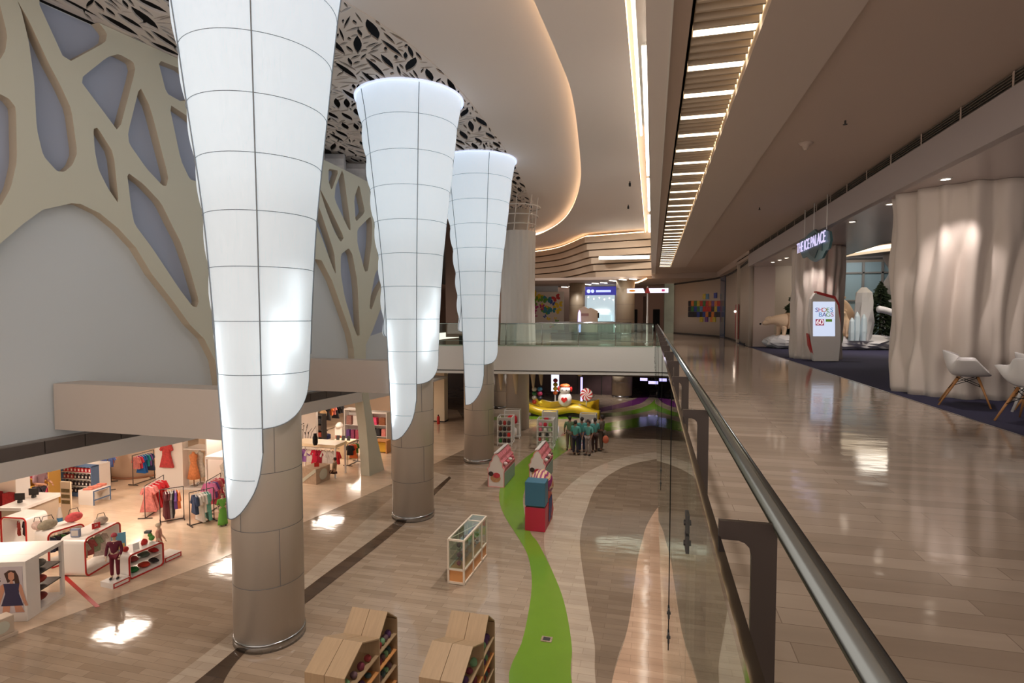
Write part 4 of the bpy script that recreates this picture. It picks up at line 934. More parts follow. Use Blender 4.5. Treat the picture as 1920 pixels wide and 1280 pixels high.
# chairs
def chair(loc, rz, label):
    t = thing('shell_armchair', label, 'chair', loc, rz, 'white shell armchairs')
    b = MB(); na, nb = 20, 18; vs = []
    ctr = [(-.02, .26, .425), (.12, .2, .415), (.3, .08, .40), (.5, -.08, .395), (.62, -.17, .42), (.74, -.22, .5), (.88, -.255, .62), (1.0, -.28, .76)]
    def C(v):
        for (a, y0, z0), (c, y1, z1) in zip(ctr, ctr[1:]):
            if v <= c: f = (v - a) / (c - a); f = max(0, f); return y0 + (y1 - y0) * f, z0 + (z1 - z0) * f
        return ctr[-1][1:]
    for j in range(nb + 1):
        v = j / nb; y, z = C(v)
        wd = .235 + .10 * math.sin(PI * min(1, v * 1.25)) ** .8 * (1 if v < .8 else 1) ; wd -= .05 * max(0, v - .8) / .2
        rise = .03 + .22 * min(1, v / .28) ** 1.5 * (1 if v < .55 else max(0, 1 - (v - .55) / .45) ** .8)
        for i in range(na + 1):
            a = -1 + 2 * i / na; k = abs(a)
            zz = z + rise * k ** 2.6 - (.10 * k ** 3 * max(0, v - .7) / .3); xx = wd * math.sin(a * 1.25) / math.sin(1.25) + .05 * a * k ** 6 * (v < .75)
            yy = y + (.20 * k ** 2.2 * max(0, v - .5) / .5)
            vs.append((xx, yy, zz))
    m_ = na + 1
    b.add(vs, [(j * m_ + i, j * m_ + i + 1, (j + 1) * m_ + i + 1, (j + 1) * m_ + i) for j in range(nb) for i in range(na)])
    sh = b.build('shell', mat('white_plastic', (216, 212, 210), .35), t, True); so = sh.modifiers.new('t', 'SOLIDIFY'); so.thickness = .012; ss = sh.modifiers.new('s', 'SUBSURF'); ss.levels = 1; ss.render_levels = 1
    for sx in (-1, 1):
        for sy, yb in ((1, .26), (-1, -.30)):
            MB().tube([(sx * .13, .02 + sy * .1, .40), (sx * .25, yb, 0)], [.017, .011], 10).build('leg', mat('beech_leg', (176, 124, 76), .45), t, True)
    b = MB()
    for (p, q) in (((.17, .14, .28), (-.17, .14, .28)), ((.17, -.15, .28), (-.17, -.15, .28)), ((.17, .14, .28), (.15, -.12, .40)), ((-.17, .14, .28), (-.15, -.12, .40)), ((.19, .19, .2), (-.13, .1, .40)), ((-.19, .19, .2), (.13, .1, .40)), ((.17, -.15, .28), (.13, .12, .40)), ((-.17, -.15, .28), (-.13, .12, .40)), ((.19, -.2, .2), (-.13, -.08, .40)), ((-.19, -.2, .2), (.13, -.08, .40))): b.tube([p, q], .005, 5)
    b.build('wire_bracing', M_black, t, True); return t
c1 = chair((5.12, 10.85, .006), 1.15 - PI, 'white plastic shell armchair with wooden legs, leftmost, in front of the ice column')
c1.scale = (1.2, 1.2, 1.2)
dup(c1, (6.02, 10.6, .006), 1.25 - PI, 'white plastic shell armchair with wooden legs, between the other two')
dup(c1, (5.22, 9.3, .006), -.9, 'white plastic shell armchair seen from behind at the right picture edge')
t = thing('white_table', 'small white round table with splayed white legs between the chairs', 'table', (5.72, 10.0, .006))
MB().lathe([(.0, .70), (.36, .70), (.37, .715), (.36, .73), (0, .73)], n=40).build('tabletop', M_gloss, t, True)
for a in (.8, 2.4, 3.9, 5.5): MB().tube([(.15 * math.cos(a), .15 * math.sin(a), .70), (.36 * math.cos(a), .36 * math.sin(a), 0)], [.03, .018], 10).build('leg', M_gloss, t, True)
# ceiling devices
for (nm, px, py, z, lb) in (('smoke_detector', 1511, 268, 4.67, 'white round detector dome on the gallery ceiling, the biggest'), ('sprinkler', 1585, 226, 4.67, 'small dark sprinkler on the gallery ceiling, right of the white dome'), ('sprinkler', 1424, 389, 4.67, 'small dark sprinkler on the gallery ceiling beyond the dome, farther'), ('ceiling_speaker', 1546, 347, 4.67, 'flat round ceiling speaker between dome and hanging sign')):
    P = PZ(px, py, z); o = thing(nm, lb, nm.replace('_', ' '), P)
    if nm == 'smoke_detector': MB().lathe([(.05, -.10), (.06, -.05), (.10, -.03), (.13, 0)], n=20).build('dome', M_gceil, o, True); MB().lathe([(.03, -.13), (.04, -.1)], n=12).build('sensor', M_gceil, o)
    elif nm == 'sprinkler': MB().lathe([(.015, -.06), (.015, 0)], n=8).build('stem', M_dark, o); MB().lathe([(.035, -.065), (.035, -.06)], n=12).build('deflector', M_dark, o)
    else: MB().lathe([(.1, -.01), (.11, 0)], n=20).build('cover', M_gceil, o)
for (px, py, lb) in ((1181, 340, 'upper small dark security camera hanging from the high ceiling'), (1178, 384, 'lower small dark security camera hanging from the high ceiling')):
    P = PZ(px, py, 7.98); o = thing('security_camera', lb, 'security camera', P); MB().lathe([(.03, -.1), (.03, 0)], n=8).build('mount', M_dark, o); MB().box(-.05, .05, -.12, .12, -.22, -.1).build('body', M_black, o)
s_, z_ = PW(150, 762); o = thing('wall_projector', 'small dark spotlight fixed to the white wall beside the left beam', 'spotlight', W3(s_, z_, -.26)); MB().tube([(0, 0, 0), (.22, -.04, 0)], .02, 6).build('arm', M_dark, o); MB().tube([(.22, -.1, -.03), (.22, .06, .05)], .05, 8).build('head', M_dark, o); MB().tube([(.1, -.05, .02), (.12, -.12, .12)], .015, 6).build('lever', M_dark, o)
# ================================================================== LOWER FLOOR: SHOP
def G(px, py): p = PZ(px, py, LF); p.z = LF + .004; return p
def ang(a, c): return math.atan2(-(c.x - a.x), c.y - a.y)     # local +Y runs from a to c
def fab(rgb, pat=0): 
    n = 'fabric_%d_%d_%d' % rgb
    return mat(n, rgb, .85, noise=.5 if pat else .12, nscale=14 if pat else 5)
def garment_mesh(kind):
    # hanging garment seen edge-on to the rack: body outline in X-Z, thickness in Y
    if kind == 'dress': o = [(-.05, 0), (-.17, -.03), (-.24, -.2), (-.18, -.24), (-.14, -.15), (-.13, -.36), (-.25, -.80), (.25, -.80), (.13, -.36), (.14, -.15), (.18, -.24), (.24, -.2), (.17, -.03), (.05, 0), (0, -.04)]
    elif kind == 'top': o = [(-.05, 0), (-.18, -.03), (-.28, -.26), (-.21, -.3), (-.16, -.17), (-.17, -.55), (.17, -.55), (.16, -.17), (.21, -.3), (.28, -.26), (.18, -.03), (.05, 0), (0, -.05)]
    else: o = [(-.14, 0), (-.17, -.75), (-.03, -.75), (0, -.2), (.03, -.75), (.17, -.75), (.14, 0)]
    b = MB(); n = len(o); vs = []
    for (y, s_) in ((-.035, .93), (-.045, .98), (0, 1.03), (.045, .98), (.035, .93)): vs += [(x * s_, y * (1 - .9 * max(0, z + .12) * 5 if z > -.12 else 1) + .015 * math.sin(z * 22 + x * 9) , z) for x, z in o]
    b.add(vs, [(k * n + i, k * n + (i + 1) % n, (k + 1) * n + (i + 1) % n, (k + 1) * n + i) for k in range(4) for i in range(n)] + [tuple(range(n)), tuple(range(4 * n, 5 * n))])
    return b
GM = {}
def garment(kind, rgb, loc, rz, label, group=None, s=1, pat=0, parent=None):
    if kind not in GM:
        GM[kind] = garment_mesh(kind).build('proto', M_white, None, False); bpy.data.objects.remove(GM[kind]) if False else None
    me = GM[kind].data.copy(); me.materials.clear(); me.materials.append(fab(rgb, pat)); me.name = kind
    o = bpy.data.objects.new({'dress': 'dress', 'top': 'blouse', 'pants': 'trousers'}[kind], me); COL.objects.link(o)
    o.location = loc; o.rotation_euler = (0, 0, rz); o.scale = (s, s, s)
    tag(o, label, 'clothes', group)
    h = MB(); h.tube([(-.16, 0, -.03), (0, 0, .03), (.16, 0, -.03)], .008, 4).tube([(0, 0, .03), (.0, 0, .08), (.02, 0, .1)], .006, 4); h.build('hanger', M_frame, o)
    return o
ORD = ['first', 'second', 'third', 'fourth', 'fifth', 'sixth', 'seventh', 'eighth']
CN = {}
def cname(rgb):
    r, g, b_ = rgb; mx_, mn_ = max(rgb), min(rgb)
    if mx_ < 70: return 'near-black'
    if mn_ > 185: return 'off-white'
    if mx_ - mn_ < 28: return 'grey'
    if r == mx_ and g > .62 * r and b_ < .6 * r: return 'yellow'
    if r == mx_ and g > .42 * r and b_ < .45 * r: return 'orange'
    if r == mx_ and b_ > .75 * r: return 'pink'
    if r == mx_ and g > .45 * r: return 'coral'
    if r == mx_: return 'dark red' if r < 140 else 'red'
    if g == mx_: return 'teal' if b_ > .8 * g else 'green'
    return 'violet' if r > .6 * b_ else ('navy' if b_ < 110 else 'blue')
def rack(a, c, h, items, name_lb, gs=1.0, extra=.12, kind=None):
    """a, c: floor points of the two ends"""
    rz = ang(a, c); L_ = (c - a).length
    t = thing('clothes_rack', name_lb, 'clothes rack', a, rz)
    b = MB(); b.tube([(0, -extra, h), (0, L_ + extra, h)], .014, 6); b.build('rail', M_plate, t, True)
    for y in (-extra, L_ + extra): MB().tube([(0, y, 0.02), (0, y, h)], .014, 6).build('upright', M_plate, t, True); MB().box(-.22, .22, y - .015, y + .015, 0, .03).build('foot', M_plate, t)
    MB().box(-.012, .012, -extra, L_ + extra, .005, .028).build('base_bar', M_plate, t)
    u = (c - a).normalized()
    for i, (k, rgb, pat) in enumerate(items):
        p = a + u * (L_ * (i + .5) / len(items)); p.z = LF + h - .1 * gs
        garment(k, rgb, p, rz + R.uniform(-.15, .15), '%s %s on the %s, %s from its near end' % (cname(rgb), {'dress': 'dress', 'top': 'top', 'pants': 'trousers'}[k], name_lb.split(' holding')[0], ORD[i] if i < 8 else 'far'), 'clothes on the ' + name_lb.split(' holding')[0], gs, pat)
    return t
D, T, Pn = 'dress', 'top', 'pants'
COR = (228, 130, 122); RED = (196, 36, 44); MAR = (92, 34, 40); BW = (150, 146, 144); BLK = (40, 38, 42); VIO = (120, 80, 150); ORG = (236, 130, 70); NAV = (56, 70, 100); WHT = (232, 222, 214); TEA = (110, 170, 160); PNK = (220, 120, 170); BLU = (40, 110, 190); GRN = (80, 150, 70); TAN = (200, 150, 100); YEL = (230, 180, 60)
rack(G(276, 970), G(305, 950), 1.06, [(D, COR, 1), (D, COR, 1), (D, RED, 0), (D, RED, 0), (T, RED, 0)], 'left front rack holding coral and red dresses', 1.0)
rack(G(309, 978), G(337, 973), 1.04, [(D, MAR, 0), (D, MAR, 1), (D, BW, 1), (D, BLK, 1), (T, VIO, 0), (T, ORG, 0)], 'middle front rack holding dark patterned dresses', 1.0)
rack(G(364, 984), G(394, 976), 1.04, [(T, NAV, 0), (T, WHT, 0), (D, WHT, 1), (T, WHT, 1), (T, TEA, 1), (D, TEA, 1)], 'right front rack holding white and teal tops', 1.05)
rack(G(392, 962), G(412, 948), 1.1, [(T, PNK, 0), (T, VIO, 0), (D, (214, 90, 110), 1), (T, COR, 1), (D, (200, 60, 90), 1)], 'rear rack beside the shade tip holding pink tops', 1.0)
rack(G(255, 908), G(285, 898), 1.15, [(T, COR, 0), (T, (214, 60, 90), 0), (D, BLU, 0), (D, (30, 90, 160), 0), (T, (30, 150, 160), 0), (T, VIO, 0), (D, NAV, 0)], 'far left rack holding pink and blue tops', .85)
def tunnel(a, c, dep, H_, label, shelves=0, th=.055, edge=M_red, back=True, rad=.14):
    L_ = (c - a).length; t = thing('tunnel_display', label, 'display stand', a, ang(a, c))
    def rr(x0, x1, z0, z1, r):
        o = []
        for (cx, cz, a0) in ((x1 - r, z0 + r, -90), (x1 - r, z1 - r, 0), (x0 + r, z1 - r, 90), (x0 + r, z0 + r, 180)):
            for k in range(7): q_ = math.radians(a0 + 15 * k); o.append((cx + r * math.cos(q_), cz + r * math.sin(q_)))
        return o
    def ring(e0, e1, x0, x1):
        A = rr(e0, L_ - e0, e0, H_ - e0, max(.02, rad - e0)); B = rr(e1, L_ - e1, e1, H_ - e1, max(.02, rad - e1)); n = len(A); b = MB()
        vs = [(x0, p[0], p[1]) for p in A] + [(x0, p[0], p[1]) for p in B] + [(x1, p[0], p[1]) for p in A] + [(x1, p[0], p[1]) for p in B]
        fs = []
        for i in range(n):
            j = (i + 1) % n; fs += [(i, j, n + j, n + i), (2 * n + i, 3 * n + i, 3 * n + j, 2 * n + j), (i, 2 * n + i, 2 * n + j, j), (n + i, n + j, 3 * n + j, 3 * n + i)]
        b.add(vs, fs); return b
    ring(0, th, -dep, 0).build('shell', M_gloss, t); ring(-.004, .03, 0, .02).build('edge_trim', edge, t)
    for k in range(shelves): z = H_ * (k + 1) / (shelves + 1); MB().box(-dep + .03, -.03, th, L_ - th, z - .012, z + .012).build('shelf', M_gloss, t)
    if not shelves: MB().tube([(-dep / 2, .04, H_ - .13), (-dep / 2, L_ - .04, H_ - .13)], .012, 6).build('rail', M_steel, t, True)
    return t
def hang_in(a, c, dep, H_, items, lbl, gs):
    u = (c - a).normalized(); n_ = Vector((u.y, -u.x, 0)); L_ = (c - a).length
    for i, (k, rgb, pat) in enumerate(items):
        p = a + u * (L_ * (.14 + .72 * (i + .5) / len(items))) - n_ * dep / 2; p.z = LF + H_ - .2 * gs - .09
        garment(k, rgb, p, ang(a, c) + R.uniform(.5, 1.0), '%s garment hanging inside the %s, %s from its near end' % (cname(rgb), lbl, ORD[i]), 'garments inside the ' + lbl, gs, pat)
A1, B1 = G(160, 1083), G(227, 1043)
tunnel(A1, B1, .62, .98, 'white red-edged tunnel display in the middle, behind the boy mannequin'); hang_in(A1, B1, .62, .98, [(T, (190, 176, 160), 1), (T, (176, 90, 90), 1), (T, (150, 160, 130), 1), (D, (196, 180, 170), 1)], 'middle red-edged display', .72)
A2, B2 = G(91, 1068), G(160, 1044)
tunnel(A2, B2, .62, .95, 'white red-edged tunnel display, left one carrying a pink bag on top'); hang_in(A2, B2, .62, .95, [(T, (80, 90, 120), 1), (T, (70, 60, 70), 0), (T, GRN, 0), (T, (90, 50, 50), 1), (T, (60, 60, 90), 1)], 'left red-edged display', .72)
A3 = G(52, 1035); B3 = A3 + Vector((.1, .62, 0)); 
A3b, B3b = G(4, 1033), G(52, 1036)
tunnel(A3b, B3b, .6, .97, 'small white red-edged tunnel display at the far left, facing the camera'); hang_in(A3b, B3b, .6, .97, [(T, (150, 50, 40), 0), (T, (60, 40, 44), 0), (T, (180, 60, 40), 0)], 'small far left display', .7)
A4, B4 = G(242, 1088), G(307, 1058)
tunnel(A4, B4, .6, .62, 'low white red-edged shelf display full of folded clothes', shelves=1, rad=.1)
u4 = (B4 - A4).normalized(); n4 = Vector((u4.y, -u4.x, 0))
FC = [(40, 120, 60), (196, 60, 40), (60, 56, 60), (150, 60, 60), (80, 90, 80), (190, 40, 40)]
for lv in range(2):
    for i in range(3):
        for q_ in range(1):
            p = A4 + u4 * (.28 + i * .3) - n4 * .25; p.z = LF + .004 + (.056 if lv == 0 else .325)
            rgb = FC[lv * 3 + i]; b = MB(); b.ball((0, 0, .06), .13, 12, 6, 1.3, .95, .45, f=lambda a, t_: 1 + .06 * math.sin(5 * a)); b.v = [(x, y, max(0, z)) for x, y, z in b.v]
            o = b.build('folded_clothes', fab(rgb), None, True); o.location = p; o.rotation_euler = (0, 0, ang(A4, B4)); tag(o, '%s folded clothes, %s shelf of the low red-edged display, %s' % (cname(rgb), ['bottom', 'upper'][lv], ['near end', 'middle', 'far end'][i]), 'folded clothes', 'folded clothes in the low display')
# poster cabinet at the left edge
Ac, Bc, Cc = G(52, 1165), G(105, 1128), G(-30, 1137)
t = thing('poster_cabinet', 'white display cabinet with a poster of a girl in a dark dress', 'display cabinet', Ac, ang(Ac, Bc))
L_ = (Bc - Ac).length
b = MB(); b.box(-1.7, -.0, 0, .38, 0, 1.3); b.build('panel_block', M_gloss, t, bevel=.01)
b = MB(); b.box(-1.7, 0, .38, L_ + .3, 1.22, 1.3); b.build('top', M_gloss, t); MB().box(-1.7, 0, .38, L_ + .3, 0, .08).build('bottom', M_gloss, t); MB().box(-1.7, -1.62, .38, L_ + .3, .08, 1.22).build('back', M_gloss, t)
MB().box(-.06, 0, L_ + .22, L_ + .3, .08, 1.22).build('corner_post', M_gloss, t)
for z in (.45, .82): MB().box(-1.6, -.03, .40, L_ + .25, z, z + .025).build('shelf', M_plate, t)
po = MB().box(-1.35, -.06, -.012, 0, .2, 1.2).build('poster', mat('poster_paper', (206, 196, 200), .4, noise=.15, nscale=3), t)
b = MB()
def pq(b, pts, mi, d): b.mat(mi); b.prism([(x + .36, -.014 - d, z) for x, z in pts], (0, .001, 0))
pq(b, [(-.72, .86), (-.78, 1.06), (-.68, 1.13), (-.56, 1.12), (-.5, 1.0), (-.46, .7), (-.54, .68), (-.58, .9)], 0, 0)
pq(b, [(-.70, .95), (-.70, 1.06), (-.64, 1.1), (-.58, 1.06), (-.58, .95), (-.64, .89)], 1, .002)
pq(b, [(-.67, .9), (-.61, .9), (-.60, .8), (-.68, .8)], 1, .001)
pq(b, [(-.80, .84), (-.48, .84), (-.50, .62), (-.42, .36), (-.86, .36), (-.77, .62)], 2, .003)
pq(b, [(-.80, .84), (-.86, .8), (-.9, .5), (-.96, .36), (-.9, .35), (-.84, .52), (-.78, .7)], 1, .004)
pq(b, [(-.48, .84), (-.44, .8), (-.38, .52), (-.32, .36), (-.38, .35), (-.44, .5), (-.5, .7)], 1, .004)
pq(b, [(-.82, .36), (-.68, .36), (-.70, .22), (-.84, .22)], 1, .002); pq(b, [(-.6, .36), (-.46, .36), (-.40, .22), (-.58, .22)], 1, .002)
b.build('girl_picture', [mat('pic_hair', (70, 46, 40), .6), mat('pic_skin', (206, 150, 124), .6), mat('pic_dress', (52, 50, 84), .6)], po)
for i, ch in enumerate('DS'): r_ = tmesh(ch, .14, .001, 'poster_letter', M_dark, t, (0, 0, 0), (PI / 2, 0, 0), world=False); r_.location = (-.62 + i * .1, -.015, .92)
for i, (z, rgb) in enumerate(((.86, (110, 104, 96)), (.5, (170, 60, 44)), (.1, (130, 50, 40)))):
    p = Ac.copy(); q_ = Matrix.Rotation(ang(Ac, Bc), 3, 'Z') @ Vector((-.3, .38 + L_ * .4, z)); b = MB(); b.ball((0, 0, .09), .14, 12, 7, 1.1, 1.3, .65); b.v = [(x, y, max(0, zz)) for x, y, zz in b.v]
    o = b.build('handbag', fab(rgb), None, True); o.location = p + q_; tag(o, '%s bag on the %s shelf of the girl poster cabinet' % (cname(rgb), ['top', 'middle', 'bottom'][i]), 'bag'); MB().tube([(-.07, 0, .17), (-.05, 0, .26), (.05, 0, .26), (.07, 0, .17)], .01, 6).build('strap', M_dark, o, True)
o = thing('low_display_box', 'low beige moulded display box at the bottom left picture edge', 'display stand', G(28, 1189), math.atan2(-(G(-28, 1213) - G(28, 1189)).y, -(G(-28, 1213) - G(28, 1189)).x)); MB().box(-1.6, 0, 0, .28, .06, .42).build('body', mat('beige_box', (206, 186, 166), .5), o, bevel=.02); MB().box(-1.65, .04, -.04, .3, .0, .06).build('plinth', mat('beige_box', (206, 186, 166), .5), o); MB().prism([(-.2 + .12 * math.cos(k * PI / 10), -.012, .24 + .12 * math.sin(k * PI / 10)) for k in range(20)], (0, .012, 0)).build('rosette', M_cream, o)
# items on the displays
def bag(loc, rz, rgb, label, w_=.32, h_=.2, pat=1):
    o = MB(); o.ball((0, 0, h_ * .48), 1, 16, 8, w_ / 2, .1, h_ * .55); o.v = [(x, y, max(0, z)) for x, y, z in o.v]; q_ = o.build('handbag', fab(rgb, pat), None, True); q_.location = loc; q_.rotation_euler = (0, 0, rz)
    tag(q_, label, 'bag'); MB().tube([(-w_ * .3, 0, h_ * .9), (-w_ * .2, 0, h_ * 1.45), (w_ * .2, 0, h_ * 1.45), (w_ * .3, 0, h_ * .9)], .009, 6).build('handle', M_dark, q_, True)
def on(a, c, s_, dd, H_):
    u = (c - a).normalized(); n_ = Vector((u.y, -u.x, 0)); p = a + u * s_ - n_ * dd; p.z = LF + H_ + .012; return p
bag(on(A2, B2, .15, .3, .95), 1.3, (150, 140, 120), 'large patterned grey-green bag on the near end of the left display', .45, .24)
bag(on(A2, B2, .02, .5, .95), .5, (196, 170, 160), 'pale bag with triangle handle behind the grey-green bag', .26, .22)
bag(on(A2, B2, .75, .3, .95), 1.3, (222, 90, 92), 'coral pink bag on the far end of the left display', .42, .24)
bag(on(A1, B1, .95, .3, .98), 1.3, (186, 170, 156), 'pale patterned bag on the far end of the middle display', .34, .2)
o = thing('book_stand', 'small blue-grey picture box on the near end of the middle display', 'box', on(A1, B1, .12, .3, .98), .3); MB().box(-.1, .1, -.04, .04, 0, .2).build('box', mat('bluegrey', (140, 150, 176), .5), o); MB().box(-.08, .08, -.042, -.04, .03, .17).build('picture', mat('pic_pale', (210, 200, 190), .5), o)
o = thing('sale_tag', 'small bright red sale tag on the middle display', 'sign', on(A1, B1, .6, .16, .98), 1.2); MB().box(-.09, .09, -.004, .004, .02, .17).build('card', M_red, o); MB().box(-.05, .05, -.03, .03, 0, .02).build('foot', M_frame, o); r_ = tmesh('20', .08, .001, 'digits', M_frame, o, (0, -.006, .1), (PI / 2, 0, 0), world=False)
o = thing('picture_board', 'blue and yellow beach picture board leaning between the two red-edged displays', 'picture', on(A4, B4, .12, .48, .62), .9); MB().prism([(-.15, 0, 0), (.15, 0, 0), (.15, .08, .42), (-.15, .08, .42)], (0, .02, 0)).build('board', mat('beach_blue', (110, 170, 196), .5, noise=.3, nscale=3), o)
MB().prism([(-.12, -.004, .03), (.12, -.004, .03), (.12, .03, .16), (-.12, .03, .16)], (0, .004, 0)).build('picture', mat('beach_sand', (220, 190, 110), .5), o)
o = MB().ball((0, 0, .07), .07, 12, 8).build('red_ball', M_red, None, True); o.location = on(A4, B4, .12, .25, .62); tag(o, 'small red ball on the near end of the low display', 'ball')
o = thing('price_card', 'small white price card with red patterned toy behind it on the low display', 'card', on(A4, B4, .3, .12, .62), 1.2); MB().prism([(-.07, 0, 0), (.07, 0, 0), (.07, .03, .16), (-.07, .03, .16)], (0, .004, 0)).build('card', M_gloss, o)
o = MB().ball((0, 0, .06), .07, 8, 6, 1, 1, 1.1, f=lambda a, t_: 1 + .3 * math.sin(3 * a)).build('red_shoe', M_red, None, True); o.location = on(A4, B4, .6, .25, .62); tag(o, 'red and white little shoe in the middle of the low display top', 'shoe')
o = thing('green_toy', 'green and grey dinosaur-like soft toy on the far end of the low display', 'toy', on(A4, B4, .85, .3, .62), .3); MB().ball((0, 0, .07), .07, 10, 7).ball((-.04, 0, .15), .055, 10, 7).build('body', fab((96, 160, 80)), o, True); MB().box(-.16, -.02, -.05, .05, .2, .26).build('hat', fab((90, 100, 100)), o)
# ------------------ people and mannequins
def figure(name, label, cat, loc, rz, h, top, legs, skinc=(190, 140, 112), hair=(40, 32, 30), dress=False, arm=0, hat=None, group=None, sit=False, bald=False, sub=1):
    t = thing(name, label, cat, loc, rz, group); k_ = h / 1.68
    def s(L_): return [tuple(v * k_ for v in j) for j in L_]
    mskin = mat('skin_%d_%d_%d' % skinc, skinc, .6)
    hipz, kz = (.88, .47)
    def leg(sx):
        if sit: return [(sx * .09, .0, .36, .085), (sx * .12, .36, .42, .065), (sx * .12, .38, .07, .045), (sx * .12, .50, .04, .04)]
        st = .07 * sx * arm; return [(sx * .09, 0, hipz, .085), (sx * .10, .02 + st * .5, kz, .058), (sx * .10, st, .08, .042), (sx * .11, st + .15, .04, .038)]
    bz = -.46 if sit else 0
    def armj(sx):
        return [(sx * .19, 0, 1.37 + bz, .055), (sx * .25, .03, 1.10 + bz, .042), (sx * (.23 - .1 * arm), .16 + .12 * arm, .92 + .12 * arm + bz, .033), (sx * (.21 - .1 * arm), .20 + .14 * arm, .85 + .14 * arm + bz, .03, .018)]
    J = s([(0, 0, .93 + bz, .13, .10), (0, 0, 1.12 + bz, .115, .09), (0, 0, 1.34 + bz, .14, .10), (0, 0, 1.44 + bz, .055), (0, .01, 1.5 + bz, .052), (0, .015, 1.58 + bz, .082, .095), (0, .01, 1.66 + bz, .06, .07)])
    E = [(0, 1), (1, 2), (2, 3), (3, 4), (4, 5), (5, 6)]
    for sx in (-1, 1):
        n0 = len(J); J += s(armj(sx)); E += [(2, n0), (n0, n0 + 1), (n0 + 1, n0 + 2), (n0 + 2, n0 + 3)]
        hd = J[n0 + 3]
        for q_, (dx, ln) in enumerate(((-.018, .055), (-.006, .065), (.006, .062), (.018, .05))):
            pass
        n1 = len(J); J += s(leg(sx)); E += [(0, n1), (n1, n1 + 1), (n1 + 1, n1 + 2), (n1 + 2, n1 + 3)]
    skin('body', J, E, mskin, t, sub)
    b = MB()
    for sx in (-1, 1):
        hj = s(armj(sx))[3]
        for q_ in range(4): b.tube([(hj[0] + (q_ - 1.5) * .012 * k_, hj[1], hj[2] - .02 * k_), (hj[0] + (q_ - 1.5) * .016 * k_, hj[1] + .03 * k_, hj[2] - (.07 + .008 * (q_ in (1, 2))) * k_)], .008 * k_, 5)
        b.tube([(hj[0] - sx * .02 * k_, hj[1] + .01, hj[2] - .01), (hj[0] - sx * .04 * k_, hj[1] + .045 * k_, hj[2] - .04 * k_)], .009 * k_, 5)
    b.build('fingers', mskin, t, True)
    MB().tube([(0, .09 * k_, (1.585 + bz) * k_), (0, .125 * k_, (1.565 + bz) * k_)], [.008 * k_, .014 * k_], 6).build('nose', mskin, t, True)
    b = MB()
    for sx in (-1, 1): b.ball((sx * .032 * k_, .098 * k_, (1.60 + bz) * k_), .009 * k_, 6, 5)
    b.box(-.02 * k_, .02 * k_, .098 * k_, .104 * k_, (1.535 + bz) * k_, (1.541 + bz) * k_); b.build('face_features', M_dark, t)
    # clothes
    JT = s([(0, 0, .9 + bz, .15, .125), (0, 0, 1.12 + bz, .135, .11), (0, 0, 1.34 + bz, .16, .12), (0, 0, 1.42 + bz, .075)]); ET = [(0, 1), (1, 2), (2, 3)]
    for sx in (-1, 1):
        n0 = len(JT); a_ = s(armj(sx)); JT += [a_[0][:3] + (.07 * k_,), a_[1][:3] + (.056 * k_,)]; ET += [(2, n0), (n0, n0 + 1)]
        if dress == 'coat': JT += [a_[2][:3] + (.05 * k_,)]; ET += [(n0 + 1, n0 + 2)]
    skin('shirt', JT, ET, fab(top), t, sub)
    if dress and dress != 'coat':
        b = MB(); b.lathe([((.135) * k_, (.98 + bz) * k_), (.17 * k_, .85 * k_), (.23 * k_, (.5 if dress == 'short' else .25) * k_), (.25 * k_, (.42 if dress == 'short' else .08) * k_)], n=20, sy=.75, fr=lambda r, a, z: r * (1 + .06 * math.sin(6 * a))); b.build('skirt', fab(legs), t, True)
    else:
        JL = s([(0, 0, .93 + (bz if sit else 0) , .145, .12)]); EL = []
        for sx in (-1, 1):
            l_ = leg(sx); n0 = len(JL); JL += s([(l_[0][0], l_[0][1], l_[0][2], .1), (l_[1][0], l_[1][1], l_[1][2], .075), (l_[2][0], l_[2][1], l_[2][2] + .03, .062)]); EL += [(0, n0), (n0, n0 + 1), (n0 + 1, n0 + 2)]
        skin('trousers', JL, EL, fab(legs), t, sub)
    b = MB()
    for sx in (-1, 1):
        l_ = s(leg(sx)); b.ball((l_[3][0], l_[3][1] - .05 * k_, .045 * k_), .06 * k_, 10, 6, .75, 1.9, .75)
    b.v = [(x, y, max(0, z)) for x, y, z in b.v]; b.build('shoes', M_dark, t, True)
    if not bald:
        MB().ball((0, -.012 * k_, (1.61 + bz) * k_), .1 * k_, 14, 8, .92, 1.08, 1.02, f=lambda a, t_: 1 if (math.sin(a) < .35 or t_ < 1.0) else .82).build('hair', mat('hair_%d' % hair[0], hair, .7), t, True)
    if hat: MB().lathe([(.105 * k_, (1.61 + bz) * k_), (.1 * k_, (1.68 + bz) * k_), (.06 * k_, (1.73 + bz) * k_), (.01, (1.75 + bz) * k_)], n=14).build('hat', fab(hat), t, True)
    return t
MNQ = (214, 184, 158)
def plinth(p, rz, L_, W_, label):
    t = thing('plinth', label, 'plinth', p, rz); MB().box(-W_, 0, 0, L_, 0, .13).build('block', M_gloss, t); b = MB()
    for (y0, y1, z0, z1) in ((.01, L_ - .01, .1, .125), (.01, L_ - .01, .005, .03), (.01, .035, .03, .1), (L_ - .035, L_ - .01, .03, .1)): b.box(0, .006, y0, y1, z0, z1)
    b.build('edge_trim', M_red, t); return t
plinth(G(212, 1105), ang(A4, B4), .42, .42, 'small white red-lined plinth under the boy mannequin')
plinth(G(309, 1056), ang(A4, B4), .5, .45, 'white plinth right of the low display, by the girl mannequin')
p = G(208, 1098); p.z = LF + .134; figure('child_mannequin', 'boy mannequin in striped hat, dark red jacket and blue shirt standing on a plinth', 'mannequin', p + Vector((-.0, .12, 0)), -2.6, 1.08, (100, 30, 50), (110, 30, 46), MNQ, dress='coat', hat=(190, 80, 90), bald=True)
